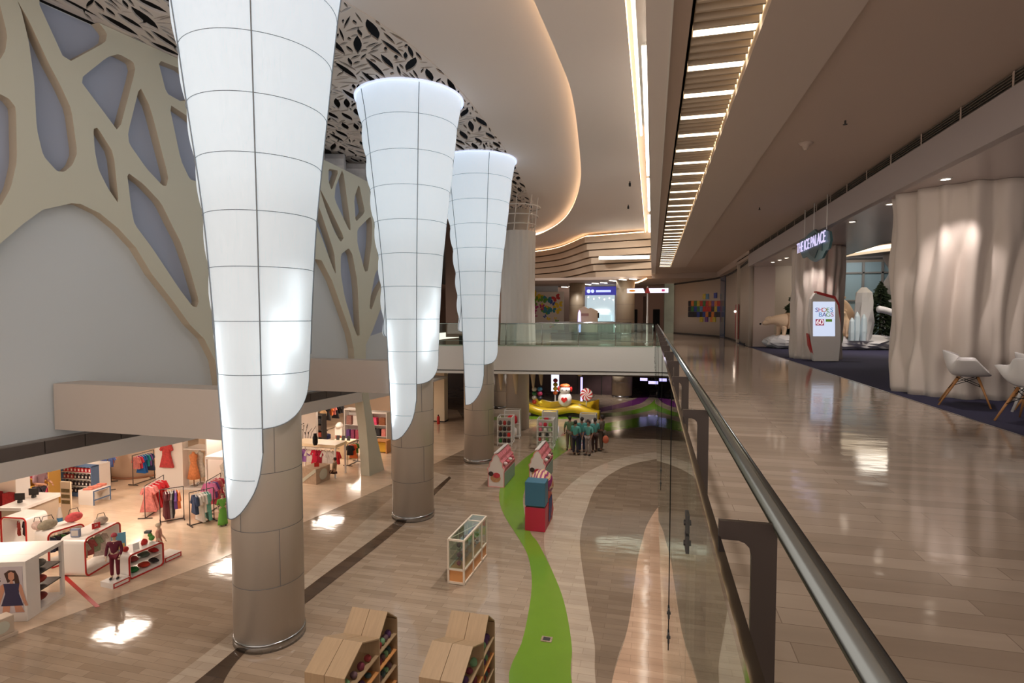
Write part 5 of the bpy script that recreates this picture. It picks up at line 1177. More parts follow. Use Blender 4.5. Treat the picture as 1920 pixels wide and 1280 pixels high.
figure('child_mannequin', 'girl mannequin with blond hair, pink top and red skirt behind the low display', 'mannequin', G(299, 1052) , -1.0, 1.02, (220, 160, 140), (206, 60, 40), MNQ, hair=(240, 220, 190), dress='short')
figure('child_mannequin', 'mannequin in a long green robe beside the nearest column', 'mannequin', G(418, 985), -2.2, 1.0, (110, 176, 70), (110, 176, 70), MNQ, hair=(120, 80, 60), dress='long')
# cash counter, sign stand, cashier
Aq, Bq = G(40, 1019), G(112, 987)
t = thing('cash_counter', 'long beige cash counter with ribbed front panel at the left', 'counter', Aq, ang(Aq, Bq)); L_ = (Bq - Aq).length
MB().box(-.55, 0, 0, L_, 0, .95).build('ribbed_front', mat('ribbed_grey', (190, 172, 152), .5, bump=.4, bscale=60, stretch=(1, 1, .02)), t); MB().box(-.65, .08, -.05, L_ + .05, .95, 1.05).build('worktop', M_gloss, t, bevel=.01)
for i, s_ in enumerate((.35, .8)):
    p = Aq + (Bq - Aq).normalized() * s_; p += Vector((-.35, -.05, 0)); p.z = LF + 1.06; o = thing('till_screen', 'dark-framed till screen on the cash counter, %s one' % ['left', 'right'][i], 'monitor', p, .4); MB().box(-.13, .13, -.01, .01, .08, .28).build('screen', M_dark, o); MB().box(-.04, .04, -.05, .05, 0, .08).build('stand', M_dark, o)
figure('person', 'blurred person in grey-violet top standing behind the cash counter', 'person', G(92, 975) + Vector((-.9, .4, 0)), -1.3, 1.62, (150, 120, 130), (60, 56, 70), arm=1)
p = G(127, 1004); o = thing('sign_stand', 'tall beige info board with dark yellow lettering beside the cash counter', 'sign', p, .1); MB().box(-.17, .17, -.02, .02, .03, 1.62).build('board', mat('beige_board', (216, 190, 160), .5), o); MB().box(-.2, .2, -.12, .12, 0, .03).build('base', M_steel, o)
for i in range(3): MB().box(-.14, .14, -.026, -.02, 1.3 - i * .17, 1.41 - i * .17).build('lettering', mat('olive_letter', (110, 90, 50), .6, noise=.8, nscale=22), o)
o = thing('bottle_display', 'white and blue bottle-shaped display left of the info board', 'display', G(114, 1004)); MB().lathe([(.07, 0), (.08, .3), (.08, .62), (.05, .75), (.03, .85)], n=14).build('bottle', M_gloss, o, True); MB().lathe([(.082, .35), (.082, .55)], n=14).build('band', mat('sea_blue', (60, 130, 180), .5), o, True)
# blue-edged shelf, bench table
Ab = G(173, 933)
t = thing('product_shelf', 'white shelf unit with blue edge full of red and dark packages at the back left', 'shelf', Ab, .06)
MB().box(-1.35, 0, .3, .75, 0, 1.12).build('body', M_gloss, t); M_be = mat('steel_blue_edge', (92, 120, 158), .5)
b = MB()
b.box(-1.35, 0, 0, .3, 1.08, 1.12); b.box(-.03, 0, 0, .3, 0, 1.12); b.box(-1.35, -1.32, 0, .3, 0, 1.12); b.box(-1.35, 0, 0, .3, 0, .12); b.build('frame', M_be, t)
rot = Matrix.Rotation(.06, 3, 'Z')
for k in range(3): MB().box(-1.32, -.03, .02, .3, .36 + k * .25, .375 + k * .25).build('shelf_board', M_gloss, t)
pk = None
for r_i in range(4):
    for i in range(8):
        rgb = (206, 60, 70) if r_i == 3 else ((170, 60, 60) if (r_i == 2 and i < 3) else (60, 44, 46))
        b = MB().mat(0); b.box(-.055, .055, -.03, .03, 0, .15); b.mat(1); b.box(-.03, .03, -.034, -.03, .03, .11); b.mat(1); b.box(-.02, .02, -.012, .012, .15, .19)
        o = b.build('package', [fab(rgb), M_gloss]); o.location = Ab + rot @ Vector((-1.24 + i * .155, .1, (.125 if r_i == 0 else .38 + (r_i - 1) * .25))); tag(o, '%s package, %s row of the blue-edged shelf, %s from left' % ('red' if rgb[0] > 150 else 'dark', ['bottom', 'third', 'second', 'top'][r_i], ORD[i]), 'package', 'packages on the blue-edged shelf')
Ad, Bd_ = G(175, 948), G(208, 936)
t = thing('bench_table', 'low white bench table with blue edges carrying pink goods', 'table', Ad, ang(Ad, Bd_)); L_ = (Bd_ - Ad).length
MB().box(-.6, 0, 0, L_, .44, .5).build('tabletop', M_gloss, t); MB().box(-.6, 0, 0, .06, 0, .44).build('end_panel', M_gloss, t); MB().box(-.6, 0, L_ - .06, L_, 0, .44).build('end_panel', M_gloss, t)
b = MB(); b.box(0, .012, -.0, L_, .46, .5); b.box(0, .012, 0, .04, 0, .46); b.box(0, .012, L_ - .04, L_, 0, .46); b.box(0, .012, .04, L_ - .04, .15, .19); b.build('edge_trim', M_be, t)
for i in range(4):
    q_ = Ad + (Bd_ - Ad) * ((i + .5) / 4); q_ += Vector((-.3, 0, 0)); q_.z = LF + .508; o = MB().box(-.14, .14, -.06, .06, 0, .05 + .02 * (i % 2)).build('folded_clothes', fab((226, 140, 120))); o.location = q_; o.rotation_euler = (0, 0, .3); tag(o, 'pink folded goods on the blue-edged bench table, %s from its near end' % ORD[i], 'folded clothes', 'pink goods on the bench table')
# wall column with a dress, wardrobe bay, canopy display
Aw = G(344, 918)
t = thing('display_wall', 'white free-standing display wall with a red patterned dress on its face', 'display wall', Aw, .1)
MB().box(-1.15, 0, 0, .3, 0, 2.35).build('panel', M_gloss, t); MB().box(-1.2, 1.0, -.03, .9, 2.35, 2.6).build('canopy', M_gloss, t); MB().box(.95, 1.0, 0, .9, 0, 2.35).build('side_panel', M_gloss, t); MB().box(0, .95, .05, .85, 1.5, 1.54).build('shelf', M_gloss, t)
MB().box(0, .95, .86, .9, 0, 2.35).build('back_panel', MATS['shop_wall'], t); MB().box(0, .95, .0, .86, 0, .08).build('base', M_gloss, t)
q_ = Aw + Vector((-.6, -.12, 1.72)); garment(D, (196, 70, 70), q_, .1, 'red patterned dress hung on the face of the white display wall', None, 1.1, 1)
def dressform(loc, h, rgb, label, wide=.24):
    t = thing('dress_form', label, 'dress form', loc, R.uniform(-.4, .4))
    MB().lathe([(.13, 0), (.13, .02), (.02, .04), (.02, h * .3)], n=12).build('stand', M_steel, t, True)
    MB().lathe([(wide, h * .22), (wide * .72, h * .5), (.115, h * .68), (.15, h * .84), (.16, h * .9), (.06, h * .96), (.045, h)], n=18, sy=.7, fr=lambda r, a, z: r * (1 + .05 * math.sin(7 * a) * (z < h * .6))).build('dress', fab(rgb, 1), t, True); return t
dressform(G(352, 918) + Vector((.1, .2, .09)), 1.3, (236, 140, 90), 'orange dress on a form inside the display wall bay'); dressform(G(366, 914) + Vector((.05, .2, .09)), 1.3, (232, 214, 200), 'white dress on a form inside the display wall bay')
At = G(386, 935)
t = thing('canopy_table', 'white open frame display with flat top, beside the column', 'display stand', At, .1); MB().box(0, 1.6, 0, 1.1, 1.42, 1.52).build('top', M_gloss, t)
for x in (.03, 1.57):
    for y in (.03, 1.07): MB().box(x - .03, x + .03, y - .03, y + .03, 0, 1.42).build('leg', M_gloss, t)
dressform(At + Vector((.45, .4, 0)), 1.25, (230, 216, 204), 'cream dress on a form under the white canopy'); dressform(At + Vector((1.1, .35, 0)), 1.3, (238, 140, 96), 'orange dress on a form under the white canopy, beside the column')
rack(G(385, 885), G(418, 880), 1.5, [(T, YEL, 0), (T, BLK, 0), (T, (90, 90, 96), 0), (T, BLK, 0), (T, RED, 0), (T, BLK, 0)], 'back rack above the canopy holding dark tops', 1.0)
o = thing('cloth_table', 'small table under a red cloth behind the white canopy display', 'table', G(404, 903) + Vector((1.2, .9, 0))); MB().box(-.5, .5, -.3, .3, .7, .74).build('tabletop', M_gloss, o); MB().lathe([(.52, .2), (.5, .7), (.5, .745), (0, .75)], n=16, sy=.7, fr=lambda r, a, z: r * (1 + .05 * math.sin(8 * a))).build('cloth', M_red, o, True)
# right part of the shop, between the columns
Ar, Br = G(616, 898), G(564, 893)
t = thing('hanging_display', 'long cream display table with blouses hanging beneath, right of the nearest column', 'display stand', (Ar + Br) / 2 + Vector((0, .45, 0)), 0)
MB().box(-1.1, .9, -.35, .5, 1.22, 1.34).build('tabletop', mat('cream_laminate', (240, 216, 180), .4), t)
for x in (-1.05, .85):
    for y in (-.3, .45): MB().box(x - .03, x + .03, y - .03, y + .03, 0, 1.22).build('leg', M_gloss, t)
MB().tube([(-1.05, 0, 1.12), (.85, 0, 1.12)], .014, 6).build('rail', M_steel, t, True)
for i, (k, rgb) in enumerate(((T, VIO), (T, (150, 100, 170)), (T, WHT), (D, (200, 20, 60)), (D, (160, 16, 50)), (T, WHT), (T, WHT), (T, RED))):
    garment(k, rgb, t.location + Vector((-.95 + i * .24, -.02, 1.02)), R.uniform(-.3, .3), '%s blouse under the long cream display table, %s from the left' % (cname(rgb), ORD[i]), 'blouses under the cream display table', .95)
Ag, Bg = G(593, 909), G(619, 898)
t = thing('wooden_crate', 'weathered pale wooden crate with an ornate oval emblem', 'crate', Ag, ang(Ag, Bg)); L_ = (Bg - Ag).length
MB().box(-.75, 0, 0, L_, 0, .6).build('body', mat('weathered_wood', (190, 164, 140), .8, noise=.25, nscale=8), t)
b = MB(); b.ball((0.012, L_ / 2, .32), 1, 16, 8, .012, .24, .22); b.build('emblem', M_cream, t, True)
b = MB(); b.prism([(-.75, -.012, .02), (-.66, -.012, .02), (0, -.012, .5), (0, -.012, .6), (-.08, -.012, .6), (-.75, -.012, .1)], (0, .012, 0)); b.build('brace', M_cream, t)
o = MB().box(-.09, .09, -.004, .004, 0, .16).build('sale_tag', M_red); o.location = Ag + Vector((-.2, .35, .604)); o.rotation_euler = (0, 0, .5); tag(o, 'small red card standing on the weathered wooden crate', 'sign')
figure('child_mannequin', 'seated mannequin with dark curly hair and brown clothes leaning on the wooden crate', 'mannequin', G(628, 897), 1.8, 1.15, (150, 124, 96), (90, 60, 50), (200, 160, 130), hair=(50, 34, 28), sit=True)
o = thing('wall_panel', 'pale wall panel with painted branches behind the cream display', 'wall panel', G(575, 868) + Vector((0, .3, 0))); MB().box(-.9, .3, 0, .15, 0, 2.3).build('panel', M_gloss, o)
b = MB()
for k in range(5): b.tube([(-.5 + k * .12, -.01, .9), (-.52 + k * .15, -.015, 1.3), (-.5 + k * .2, -.012, 1.5 + .1 * (k % 3))], .008, 4)
for k in range(12): b.ball((-.55 + R.random() * .75, -.02, 1.2 + R.random() * .55), .025, 6, 4)
b.build('branches', M_dark, o)
o = thing('vase', 'dark rounded vase in front of the painted branches', 'vase', G(580, 888) + Vector((0, .5, 1.34))); o.location = Vector((-13.0, 19.35, LF + 1.345)); MB().lathe([(.07, 0), (.1, .1), (.1, .3), (.06, .42), (.07, .46)], n=14).build('body', M_black, o, True)
def fshelf(p, w_, h_, dep, label, rows, cols, m=None, rz=0, name='product_shelf', back=True):
    t = thing(name, label, 'shelf', p, rz)
    fr_ = m or M_gloss; b = MB()
    b.box(-w_ / 2, -w_ / 2 + .04, 0, dep, 0, h_); b.build('side_panel', fr_, t); MB().box(w_ / 2 - .04, w_ / 2, 0, dep, 0, h_).build('side_panel', fr_, t)
    MB().box(-w_ / 2, w_ / 2, 0, dep, h_, h_ + .06).build('top', fr_, t)
    if back: MB().box(-w_ / 2 + .04, w_ / 2 - .04, dep - .02, dep, 0, h_).build('back_panel', fr_, t)
    rt = Matrix.Rotation(rz, 3, 'Z')
    for r_i in range(rows):
        z = .08 + (h_ - .1) * r_i / rows; MB().box(-w_ / 2 + .04, w_ / 2 - .04, 0, dep - .02, z - .02, z).build('shelf_board', fr_, t)
        n_ = len(cols[r_i % len(cols)]); cl = cols[r_i % len(cols)]
        for i, rgb in enumerate(cl):
            ww = (w_ - .12) / n_ * .38; hh = (h_ - .1) / rows * .62; b = MB(); b.prism([(-ww, -.0, 0), (ww, 0, 0), (ww * .85, 0, hh), (-ww * .85, 0, hh)], (0, dep * .45, 0))
            o = b.build('product', fab(rgb, 1)); o.location = p + rt @ Vector((-w_ / 2 + .06 + (w_ - .12) * (i + .5) / n_, .04, z + .002)); o.rotation_euler = (0, 0, rz)
            tag(o, '%s product, level %s, %s from left, %s' % (cname(rgb), ['one', 'two', 'three', 'four', 'five'][r_i], ORD[i], ' '.join(label.split(' ')[:8])), 'product', 'products on the ' + ' '.join(label.split(' ')[:6]))
    return t
fshelf(G(593, 835), .7, 1.5, .4, 'dark open shelf tower beside the branch panel', 4, [[(60, 40, 40), BLK], [RED, (150, 60, 40)], [BLK, (80, 60, 50)], [(120, 90, 80), BLK]], M_dark)
t = thing('bust_display', 'beige dress bust standing on a round navy base deep in the shop', 'dress form', G(607, 822)); MB().lathe([(.36, 0), (.36, .2)], n=20).build('base', fab((40, 44, 84)), t); MB().lathe([(.2, .2), (.12, .8), (.16, 1.1), (.2, 1.4), (.1, 1.52), (.06, 1.6), (.08, 1.7)], n=16, sy=.8).build('bust', fab((216, 176, 130)), t, True)
rack(G(612, 806), G(642, 798), 1.45, [(D, BLK, 0), (T, ORG, 0), (T, COR, 0), (D, BLK, 0), (T, BLK, 0), (T, (60, 56, 60), 0)], 'deep rack behind the bust holding black tops', 1.0)
fshelf(G(660, 826), .9, 1.6, .45, 'white tall display left of the trunk foot', 2, [[VIO, (170, 80, 120), (190, 90, 110)], [(170, 120, 110), WHT]])
o = thing('cosmetic_stand', 'slim white stand with a brown panel deep in the shop', 'display stand', G(637, 838)); MB().box(-.2, .2, -.1, .1, 0, 1.0).build('body', M_gloss, o); MB().box(-.17, .17, -.11, -.1, .1, .6).build('panel', fab((160, 90, 60)), o); MB().lathe([(.2, 1.0), (.2, 1.1), (.1, 1.22), (0, 1.25)], n=14).build('crown', M_gloss, o, True)
t = thing('cream_counter', 'cream service counter with small dark frames on top, left of the trunk foot', 'counter', G(642, 860)); MB().box(-.5, .35, 0, .55, 0, .75).build('body', MATS['cream_laminate'], t); MB().box(-.55, .4, -.05, .6, .75, .8).build('worktop', MATS['cream_laminate'], t)
for i in range(3): o = MB().prism([(-.08, 0, 0), (.08, 0, 0), (.08, .05, .2), (-.08, .05, .2)], (0, .02, 0)).build('photo_frame', M_dark); o.location = G(642, 860) + Vector((-.35 + i * .27, .2, .802)); tag(o, 'small dark frame on the cream service counter, %s from the left' % ORD[i], 'frame', 'dark frames on the cream counter')
rack(G(655, 872), G(668, 866), .95, [(T, BLK, 0), (T, (230, 80, 40), 0), (D, ORG, 0), (T, GRN, 0)], 'small rack at the trunk foot holding orange and black tops', .8)
fshelf(G(708, 842), 1.0, 1.75, .5, 'white wall shelf right of the sloping trunk', 3, [[(190, 190, 150), (120, 140, 80)], [BLK, BLK, COR], [(230, 70, 110), (150, 90, 60)]])
o = thing('oak_cabinet', 'small orange oak cabinet with yellow goods beside the second column', 'cabinet', G(716, 848)); MB().box(-.3, .35, -.2, .25, .55, .6).build('top', M_woodo, o); MB().box(-.3, -.25, -.2, .25, 0, .55).build('side', M_woodo, o); MB().box(.3, .35, -.2, .25, 0, .55).build('side', M_woodo, o); MB().box(-.25, .3, -.1, .2, .05, .5).build('goods', fab(YEL), o)
# deep shop furniture bands seen at the left, below the soffit
fshelf(G(60, 945) , 1.6, 1.7, .4, 'mustard wall shelf behind the cash counter', 2, [[TAN, YEL, (180, 60, 90)], [(200, 170, 120), (150, 40, 60), (90, 50, 110)]], mat('mustard', (196, 150, 70), .6))
o = thing('round_counter', 'pale curved counter wall in the left back of the shop', 'counter', G(228, 908)); MB().lathe([(1.1, 0), (1.1, 2.6)], n=36).build('wall', MATS['shop_wall'], o, True); MB().lathe([(1.13, 0), (1.13, .08)], n=36).build('skirting', fab((180, 130, 100)), o, True); o.location += Vector((-.8, 1.6, 0))
rack(G(204, 918), G(208, 905), 1.4, [(T, (90, 110, 170), 1), (T, COR, 1), (T, (120, 140, 190), 0)], 'small rack behind the blue-edged shelf holding blue tops', .9)
fshelf(G(12, 1005) + Vector((-.9, .4, 0)), 1.5, 1.7, .4, 'white wardrobe bay at the left picture edge', 1, [[(150, 30, 40), (170, 40, 50)]])
o = MB().prism([G(110, 1076), G(119, 1074), G(188, 1137), G(179, 1139)], (0, 0, .003)).build('floor_stripe', M_red); tag(o, 'red diagonal stripe stuck on the shop floor', 'floor marking')

# ================================================================== LOWER FLOOR: HALL
def wood_unit(xr, W_, dy, label, seed, sc=1.0):
    prof = [(6.67, -3.53), (7.17, -3.3), (7.69, -3.54), (7.97, -3.26), (8.31, -3.53)]
    t = thing('wooden_shelf_unit', label, 'shelf', (xr, 6.67 + dy, LF))
    P = [(y - 6.67, z - LF) for y, z in prof]
    th = .02
    for k in range(2):
        x0, x1 = -W_ + k * W_ / 2 + .004, -W_ + (k + 1) * W_ / 2 - .004
        for (a, c) in zip(P, P[1:]): 
            b = MB(); b.prism([(x0, a[0], a[1] - th), (x0, c[0], c[1] - th), (x0, c[0], c[1]), (x0, a[0], a[1])], (x1 - x0, 0, 0)); b.build('roof_board', M_wood, t)
        MB().box(x0, x1, 0, th, 0, P[0][1] - th).build('front_board', M_wood, t)
    MB().box(-W_, 0, P[-1][0] - th, P[-1][0], 0, P[-1][1] - th).build('back_board', M_wood, t)
    MB().box(-W_, 0, P[2][0] - th, P[2][0] + .005, 0, P[2][1] - th).build('divider', M_wood, t)
    MB().box(-W_, -W_ + th, th, P[-1][0] - th, 0, 1.3).build('spine', M_wood, t)
    q = random.Random(seed); cols = [(120, 50, 66), (92, 60, 104), (70, 92, 96), (140, 50, 50), (120, 160, 120), (110, 84, 90)]
    for (y0, y1, nm) in ((th, P[2][0] - th, 'near'), (P[2][0] + .005, P[-1][0] - th, 'far')):
        for k in range(5):
            z = .12 + k * .27; MB().box(-W_ + th, -.005, y0, y1, z - .016, z).build('shelf_board', M_woodo if k % 2 else M_wood, t)
            if k < 2: continue
            n_ = 4
            for i in range(n_):
                if z + .12 > 1.42: continue
                rgb = cols[q.randrange(6)]; yy = y0 + .08 + (y1 - y0 - .16) * (i + .5) / n_; b = MB(); b.ball((0, 0, .05), .05, 9, 6, 1.2, q.uniform(.9, 1.4), q.uniform(.8, 1.5)); b.v = [(x, y, max(0, z_)) for x, y, z_ in b.v]
                o = b.build('product', fab(rgb), None, True); o.location = (xr - .1, 6.67 + dy + yy, LF + z + .001)
                tag(o, '%s small item, %s side of the %s wooden unit, %s shelf, %s along' % (cname(rgb), nm, label.split(' ')[0], ['bottom', 'low', 'middle', 'upper', 'top'][k], ORD[i]), 'product', 'items in the %s wooden unit' % label.split(' ')[0])
    return t
wood_unit(-4.08, .64, 0, 'left pale oak double-gabled shelf unit at the bottom of the picture', 1)
wood_unit(-2.47, .64, .30, 'right pale oak double-gabled shelf unit at the bottom of the picture', 2)
# glass cabinet
Av, Bv = G(870, 1097), G(912, 1042); L_ = (Bv - Av).length
t = thing('glass_cabinet', 'white-framed glass display cabinet with oak base standing alone in the hall', 'display cabinet', Av, ang(Av, Bv)); W_ = .4; H_ = 1.08
M_cf = mat('cream_frame', (228, 212, 192), .4)
b = MB(); f_ = .022
for x in (-W_, 0):
    for y in (0, L_ * .38, L_ * .76, L_): b.box(x - f_, x + f_, y - f_, y + f_, 0, H_)
for x in (-W_, 0):
    for z in (.03, .36, H_): b.box(x - f_, x + f_, 0, L_, z - f_, z + f_)
for y in (0, L_):
    for z in (.03, .36, H_): b.box(-W_, 0, y - f_, y + f_, z - f_, z + f_)
b.box(-W_, 0, L_ * .76 - f_, L_ * .76 + f_, H_ - f_, H_ + f_); b.prism([(-W_ , .05, H_), (-W_ + .03, .05, H_), (0, L_ * .7, H_), (-.03, L_ * .7, H_)], (0, 0, .01))
b.build('frame', M_cf, t)
MB().box(-W_ + .02, -.01, .02, L_ - .02, .03, .35).build('oak_base', M_woodo, t)
for z in (.58, .82): MB().box(-W_ + .03, -.03, .03, L_ - .03, z, z + .01).build('glass_shelf', M_tg, t)
MB().box(-W_ + .02, -.02, .02, L_ - .02, H_ + .012, H_ + .018).build('glass_top', M_tg, t); MB().box(-.004, .004, .02, L_ - .02, .38, H_ - .02).build('glass_side', M_tg, t); MB().box(-W_ + .02, -.02, -.004, .004, .38, H_ - .02).build('glass_end', M_tg, t); MB().box(-W_ - .004, -W_ + .004, .02, L_ - .02, .38, H_ - .02).build('glass_side', M_tg, t)
rt = Matrix.Rotation(ang(Av, Bv), 3, 'Z')
for lv, z in enumerate((.385, .595, .835)):
    for i in range(6):
        rgb = [(150, 60, 80), (60, 70, 130), (120, 70, 90), (170, 120, 130), (80, 60, 60), (60, 110, 120)][(i + lv * 2) % 6]; o = MB().ball((0, 0, .05), .055, 9, 6, 1, 1, 1.1).build('product', fab(rgb), None, True); o.location = Av + rt @ Vector((-.2, .18 + i * (L_ - .36) / 5, z + .006)); tag(o, '%s small item, %s level of the glass cabinet, %s from near end' % (cname(rgb), ['lowest', 'middle', 'top'][lv], ORD[i]), 'product', 'items in the glass cabinet')
# cupcake-shaped sweet stands
M_pk = mat('pink_stand_paint', (222, 140, 136), .5); M_spr = mat('sprinkle_print', (206, 110, 116), .5, noise=.9, nscale=9)
def cup(p, rz, label, L_=1.7, W_=.62, alt=False):
    t = thing('cupcake_stand', label, 'display stand', p, rz)
    prof = [(0, 0), (W_, 0), (W_, .58), (W_ + .03, .68), (W_ - .06, .78), (W_ - .05, .92), (W_ - .14, 1.0), (W_ - .16, 1.12), (W_ / 2 + .04, 1.26), (W_ / 2 - .05, 1.24), (.17, 1.12), (.14, 1.0), (.06, .92), (.05, .78), (-.03, .68), (0, .58)]
    prof = [(x - W_, z) for x, z in prof]
    MB().prism([(x, 0, z) for x, z in prof], (0, .03, 0)).build('end_panel', mat('stand_white', (226, 214, 208), .5), t)
    ins = [( (x + W_ / 2) * .93 - W_ / 2, .02 + z * .97) for x, z in prof]
    MB().prism([(x, .03, z) for x, z in ins], (0, L_ - .06, 0)).build('body', M_spr, t); MB().prism([(x, L_ - .03, z) for x, z in prof], (0, .03, 0)).build('end_panel', M_pk, t)
    b = MB()
    for a, c in zip(prof, prof[1:] + prof[:1]): b.tube([(a[0], -.005, a[1]), (c[0], -.005, c[1])], .016, 5)
    b.build('pink_outline', M_pk, t)
    MB().box(.0, .015, .03, L_ - .03, .02, .55).build('side_panel', mat('mint_panel', (130, 150, 136), .5), t)
    MB().prism([(-W_ / 2 - .12, .1, 1.23), (-W_ / 2 + .06, .1, 1.29), (-W_ / 2 + .06, L_ - .1, 1.29), (-W_ / 2 - .12, L_ - .1, 1.23)], (0, 0, .04)).build('ridge_board', M_gloss, t)
    b = MB(); b.mat(0); b.prism([(-W_ / 2 - .02 + .2 * math.cos(k * PI / 9), -.012, .34 + .16 * math.sin(k * PI / 9)) for k in range(18)], (0, .01, 0))
    b.mat(1); b.prism([(-W_ / 2 + .02 + .14 * math.cos(k * PI / 9), -.018, .45 + .1 * math.sin(k * PI / 9)) for k in range(18)], (0, .01, 0)); b.mat(2); b.prism([(-W_ / 2 - .2 + .1 * math.cos(k * PI / 9), -.02, .5 + .09 * math.sin(k * PI / 9)) for k in range(18)], (0, .01, 0))
    b.build('cupcake_picture', [mat('waffle_print', (190, 140, 100), .6, noise=.4, nscale=12), mat('cherry_print', (196, 60, 70), .6, noise=.5, nscale=14), mat('choc_print', (60, 42, 38), .6)], t)
    for i in range(4):
        b = MB(); b.ball((0, 0, .06), .075, 10, 6, 1.2, 1.1, .9); o = b.build('sweet_box', mat('sweets_%d' % (i + 4 * alt), [(220, 190, 190), (200, 90, 100), (226, 210, 200), (180, 80, 90), (214, 214, 206), (90, 60, 56), (220, 200, 190), (130, 90, 80)][i + 4 * alt], .6, noise=.4, nscale=10), t, True); o.location = (-.02, .3 + i * .36, .78)
    return t
cup(G(945, 914), ang(G(945, 914), G(965, 890)) * .5, 'left pink cupcake-shaped sweets stand with a cupcake picture on its end')
cup(G(1022, 906), 0, 'right pink cupcake-shaped sweets stand partly hidden behind the blue and red kiosk', alt=True)
# candy kiosk
def wave_mat(name, c1, c2, c3, sc):
    m = bpy.data.materials.new(name); m.use_nodes = True; nt = m.node_tree; b = nt.nodes['Principled BSDF']; tc = nt.nodes.new('ShaderNodeTexCoord'); w_ = nt.nodes.new('ShaderNodeTexWave'); w_.inputs['Scale'].default_value = sc; w_.inputs['Distortion'].default_value = 2.5; w_.inputs['Detail'].default_value = .5
    cr = nt.nodes.new('ShaderNodeValToRGB'); cr.color_ramp.interpolation = 'CONSTANT'; e = cr.color_ramp.elements; e[0].color = lin(c1); e[1].position = .36; e[1].color = lin(c2); x = e.new(.6); x.color = lin(c3); x = e.new(.8); x.color = lin(c2)
    nt.links.new(tc.outputs['Object'], w_.inputs['Vector']); nt.links.new(w_.outputs['Fac'], cr.inputs[0]); nt.links.new(cr.outputs[0], b.inputs['Base Color']); b.inputs['Roughness'].default_value = .45; MATS[name] = m; return m
M_swirl = wave_mat('candy_swirl', (150, 50, 110), (232, 206, 170), (226, 110, 60), 2.6)
Ak, Bk = G(1022, 998), G(1037, 975)
t = thing('candy_kiosk', 'blue and red box-shaped candy kiosk with a swirly striped top', 'kiosk', Ak + Vector((0, 0, 0)), 0); W_ = .62
MB().box(-W_, 0, 0, .5, 0, .72).build('red_base', mat('raspberry_red', (196, 44, 70), .4), t, bevel=.006); MB().box(-W_ - .005, .0, .0, .5, .76, 1.5).build('blue_top', mat('petrol_blue', (62, 116, 142), .4), t, bevel=.02); MB().box(-W_ + .03, -.03, .02, .5, .72, .76).build('gap', M_dark, t)
MB().prism([(0, .5, 0), (0, 1.25, 0), (.04, 1.25, .3), (0, 1.1, .9), (0, .5, 1.1)], (-.58, 0, 0)).build('rear_base', mat('coral_panel', (214, 84, 70), .45), t)
b = MB(); b.ball((-.3, .95, 1.18), 1, 28, 16, .36, .62, .42, f=lambda a, t_: 1 + .05 * math.sin(6 * a)); b.build('swirl_top', M_swirl, t, True)
b = MB()
for i in range(3): b.prism([(.01, .56 + i * .2, .12), (.01, .64 + i * .2, .12), (.01, .70 + i * .18, .8), (.01, .62 + i * .18, .85)], (.015, 0, 0))
b.build('blue_stripes', mat('stripe_blue', (60, 90, 140), .5), t)
# white framed shelving stands
def stand(p, label, w_, h_, dep, cols, rz=0):
    t = thing('product_stand', label, 'display stand', p, rz); b = MB()
    for x in (-w_ / 2, w_ / 2):
        for y in (0, dep): b.box(x - .02, x + .02, y - .02, y + .02, 0, h_)
    for z in (.1, h_):
        for y in (0, dep): b.box(-w_ / 2, w_ / 2, y - .02, y + .02, z - .02, z + .02)
        for x in (-w_ / 2, w_ / 2): b.box(x - .02, x + .02, 0, dep, z - .02, z + .02)
    b.build('frame', M_frame, t); MB().box(-w_ / 2 + .02, w_ / 2 - .02, .1, .12, .12, h_ - .02).build('back_panel', mat('stand_back', (206, 200, 190), .5), t); MB().box(w_ / 2 - .015, w_ / 2 - .005, .12, dep - .02, .2, h_ - .05).build('side_panel', mat('stand_side', (216, 212, 206), .5), t)
    rows = len(cols); first = None; rt = Matrix.Rotation(rz, 3, 'Z')
    for r_i, cl in enumerate(cols):
        z = .16 + (h_ - .22) * (rows - 1 - r_i) / rows
        MB().box(-w_ / 2 + .02, w_ / 2 - .02, -.02, .1, z - .02, z).build('shelf_board', M_frame, t)
        for i, rgb in enumerate(cl):
            n_ = len(cl); ww = (w_ - .08) / n_ * .4; hh = (h_ - .22) / rows * .7; b = MB(); b.lathe([(ww * .8, 0), (ww, hh * .2), (ww * .9, hh * .8), (ww * .5, hh)], n=7, sy=.6)
            o = b.build('product', fab(rgb), None, True); o.location = p + rt @ Vector((-w_ / 2 + .04 + (w_ - .08) * (i + .5) / n_, .03, z + .002)); o.rotation_euler = (0, 0, rz)
            tag(o, '%s product on the %s, row %s down, %s across' % (cname(rgb), ' '.join(label.split(' ')[:3]), ['one', 'two', 'three', 'four', 'five'][r_i], ORD[i]), 'product', 'products on the ' + ' '.join(label.split(' ')[:3]))
    return t
S1 = G(946, 836); stand(S1, 'left near stand of dark and red goods on white frame', .72, 1.42, .9, [[(70, 60, 56), (170, 50, 44), (90, 80, 76)], [(110, 60, 40), (50, 44, 44), (100, 54, 44)], [(44, 40, 44), (60, 50, 56), (220, 40, 34)], [(40, 110, 50), (50, 36, 32), (56, 40, 36)]], .1)
stand(G(960, 822), 'left rear stand with plain back panel on white frame', .8, 1.5, .5, [[(200, 40, 50)], [WHT]], .1)
stand(G(1022, 843), 'middle near stand of pink and green cards on white frame', .78, 1.45, .8, [[(226, 130, 150), (200, 40, 60), (150, 190, 90)], [(220, 120, 140), WHT, (180, 200, 160)], [(60, 56, 60), WHT, (60, 60, 60), WHT], [(200, 80, 80), WHT, (120, 160, 90), WHT], [WHT, (200, 190, 170), WHT, WHT]], .05)
stand(G(1030, 826), 'middle rear stand behind the card stand', .75, 1.5, .5, [[(200, 50, 60), WHT], [WHT, WHT]], .05)
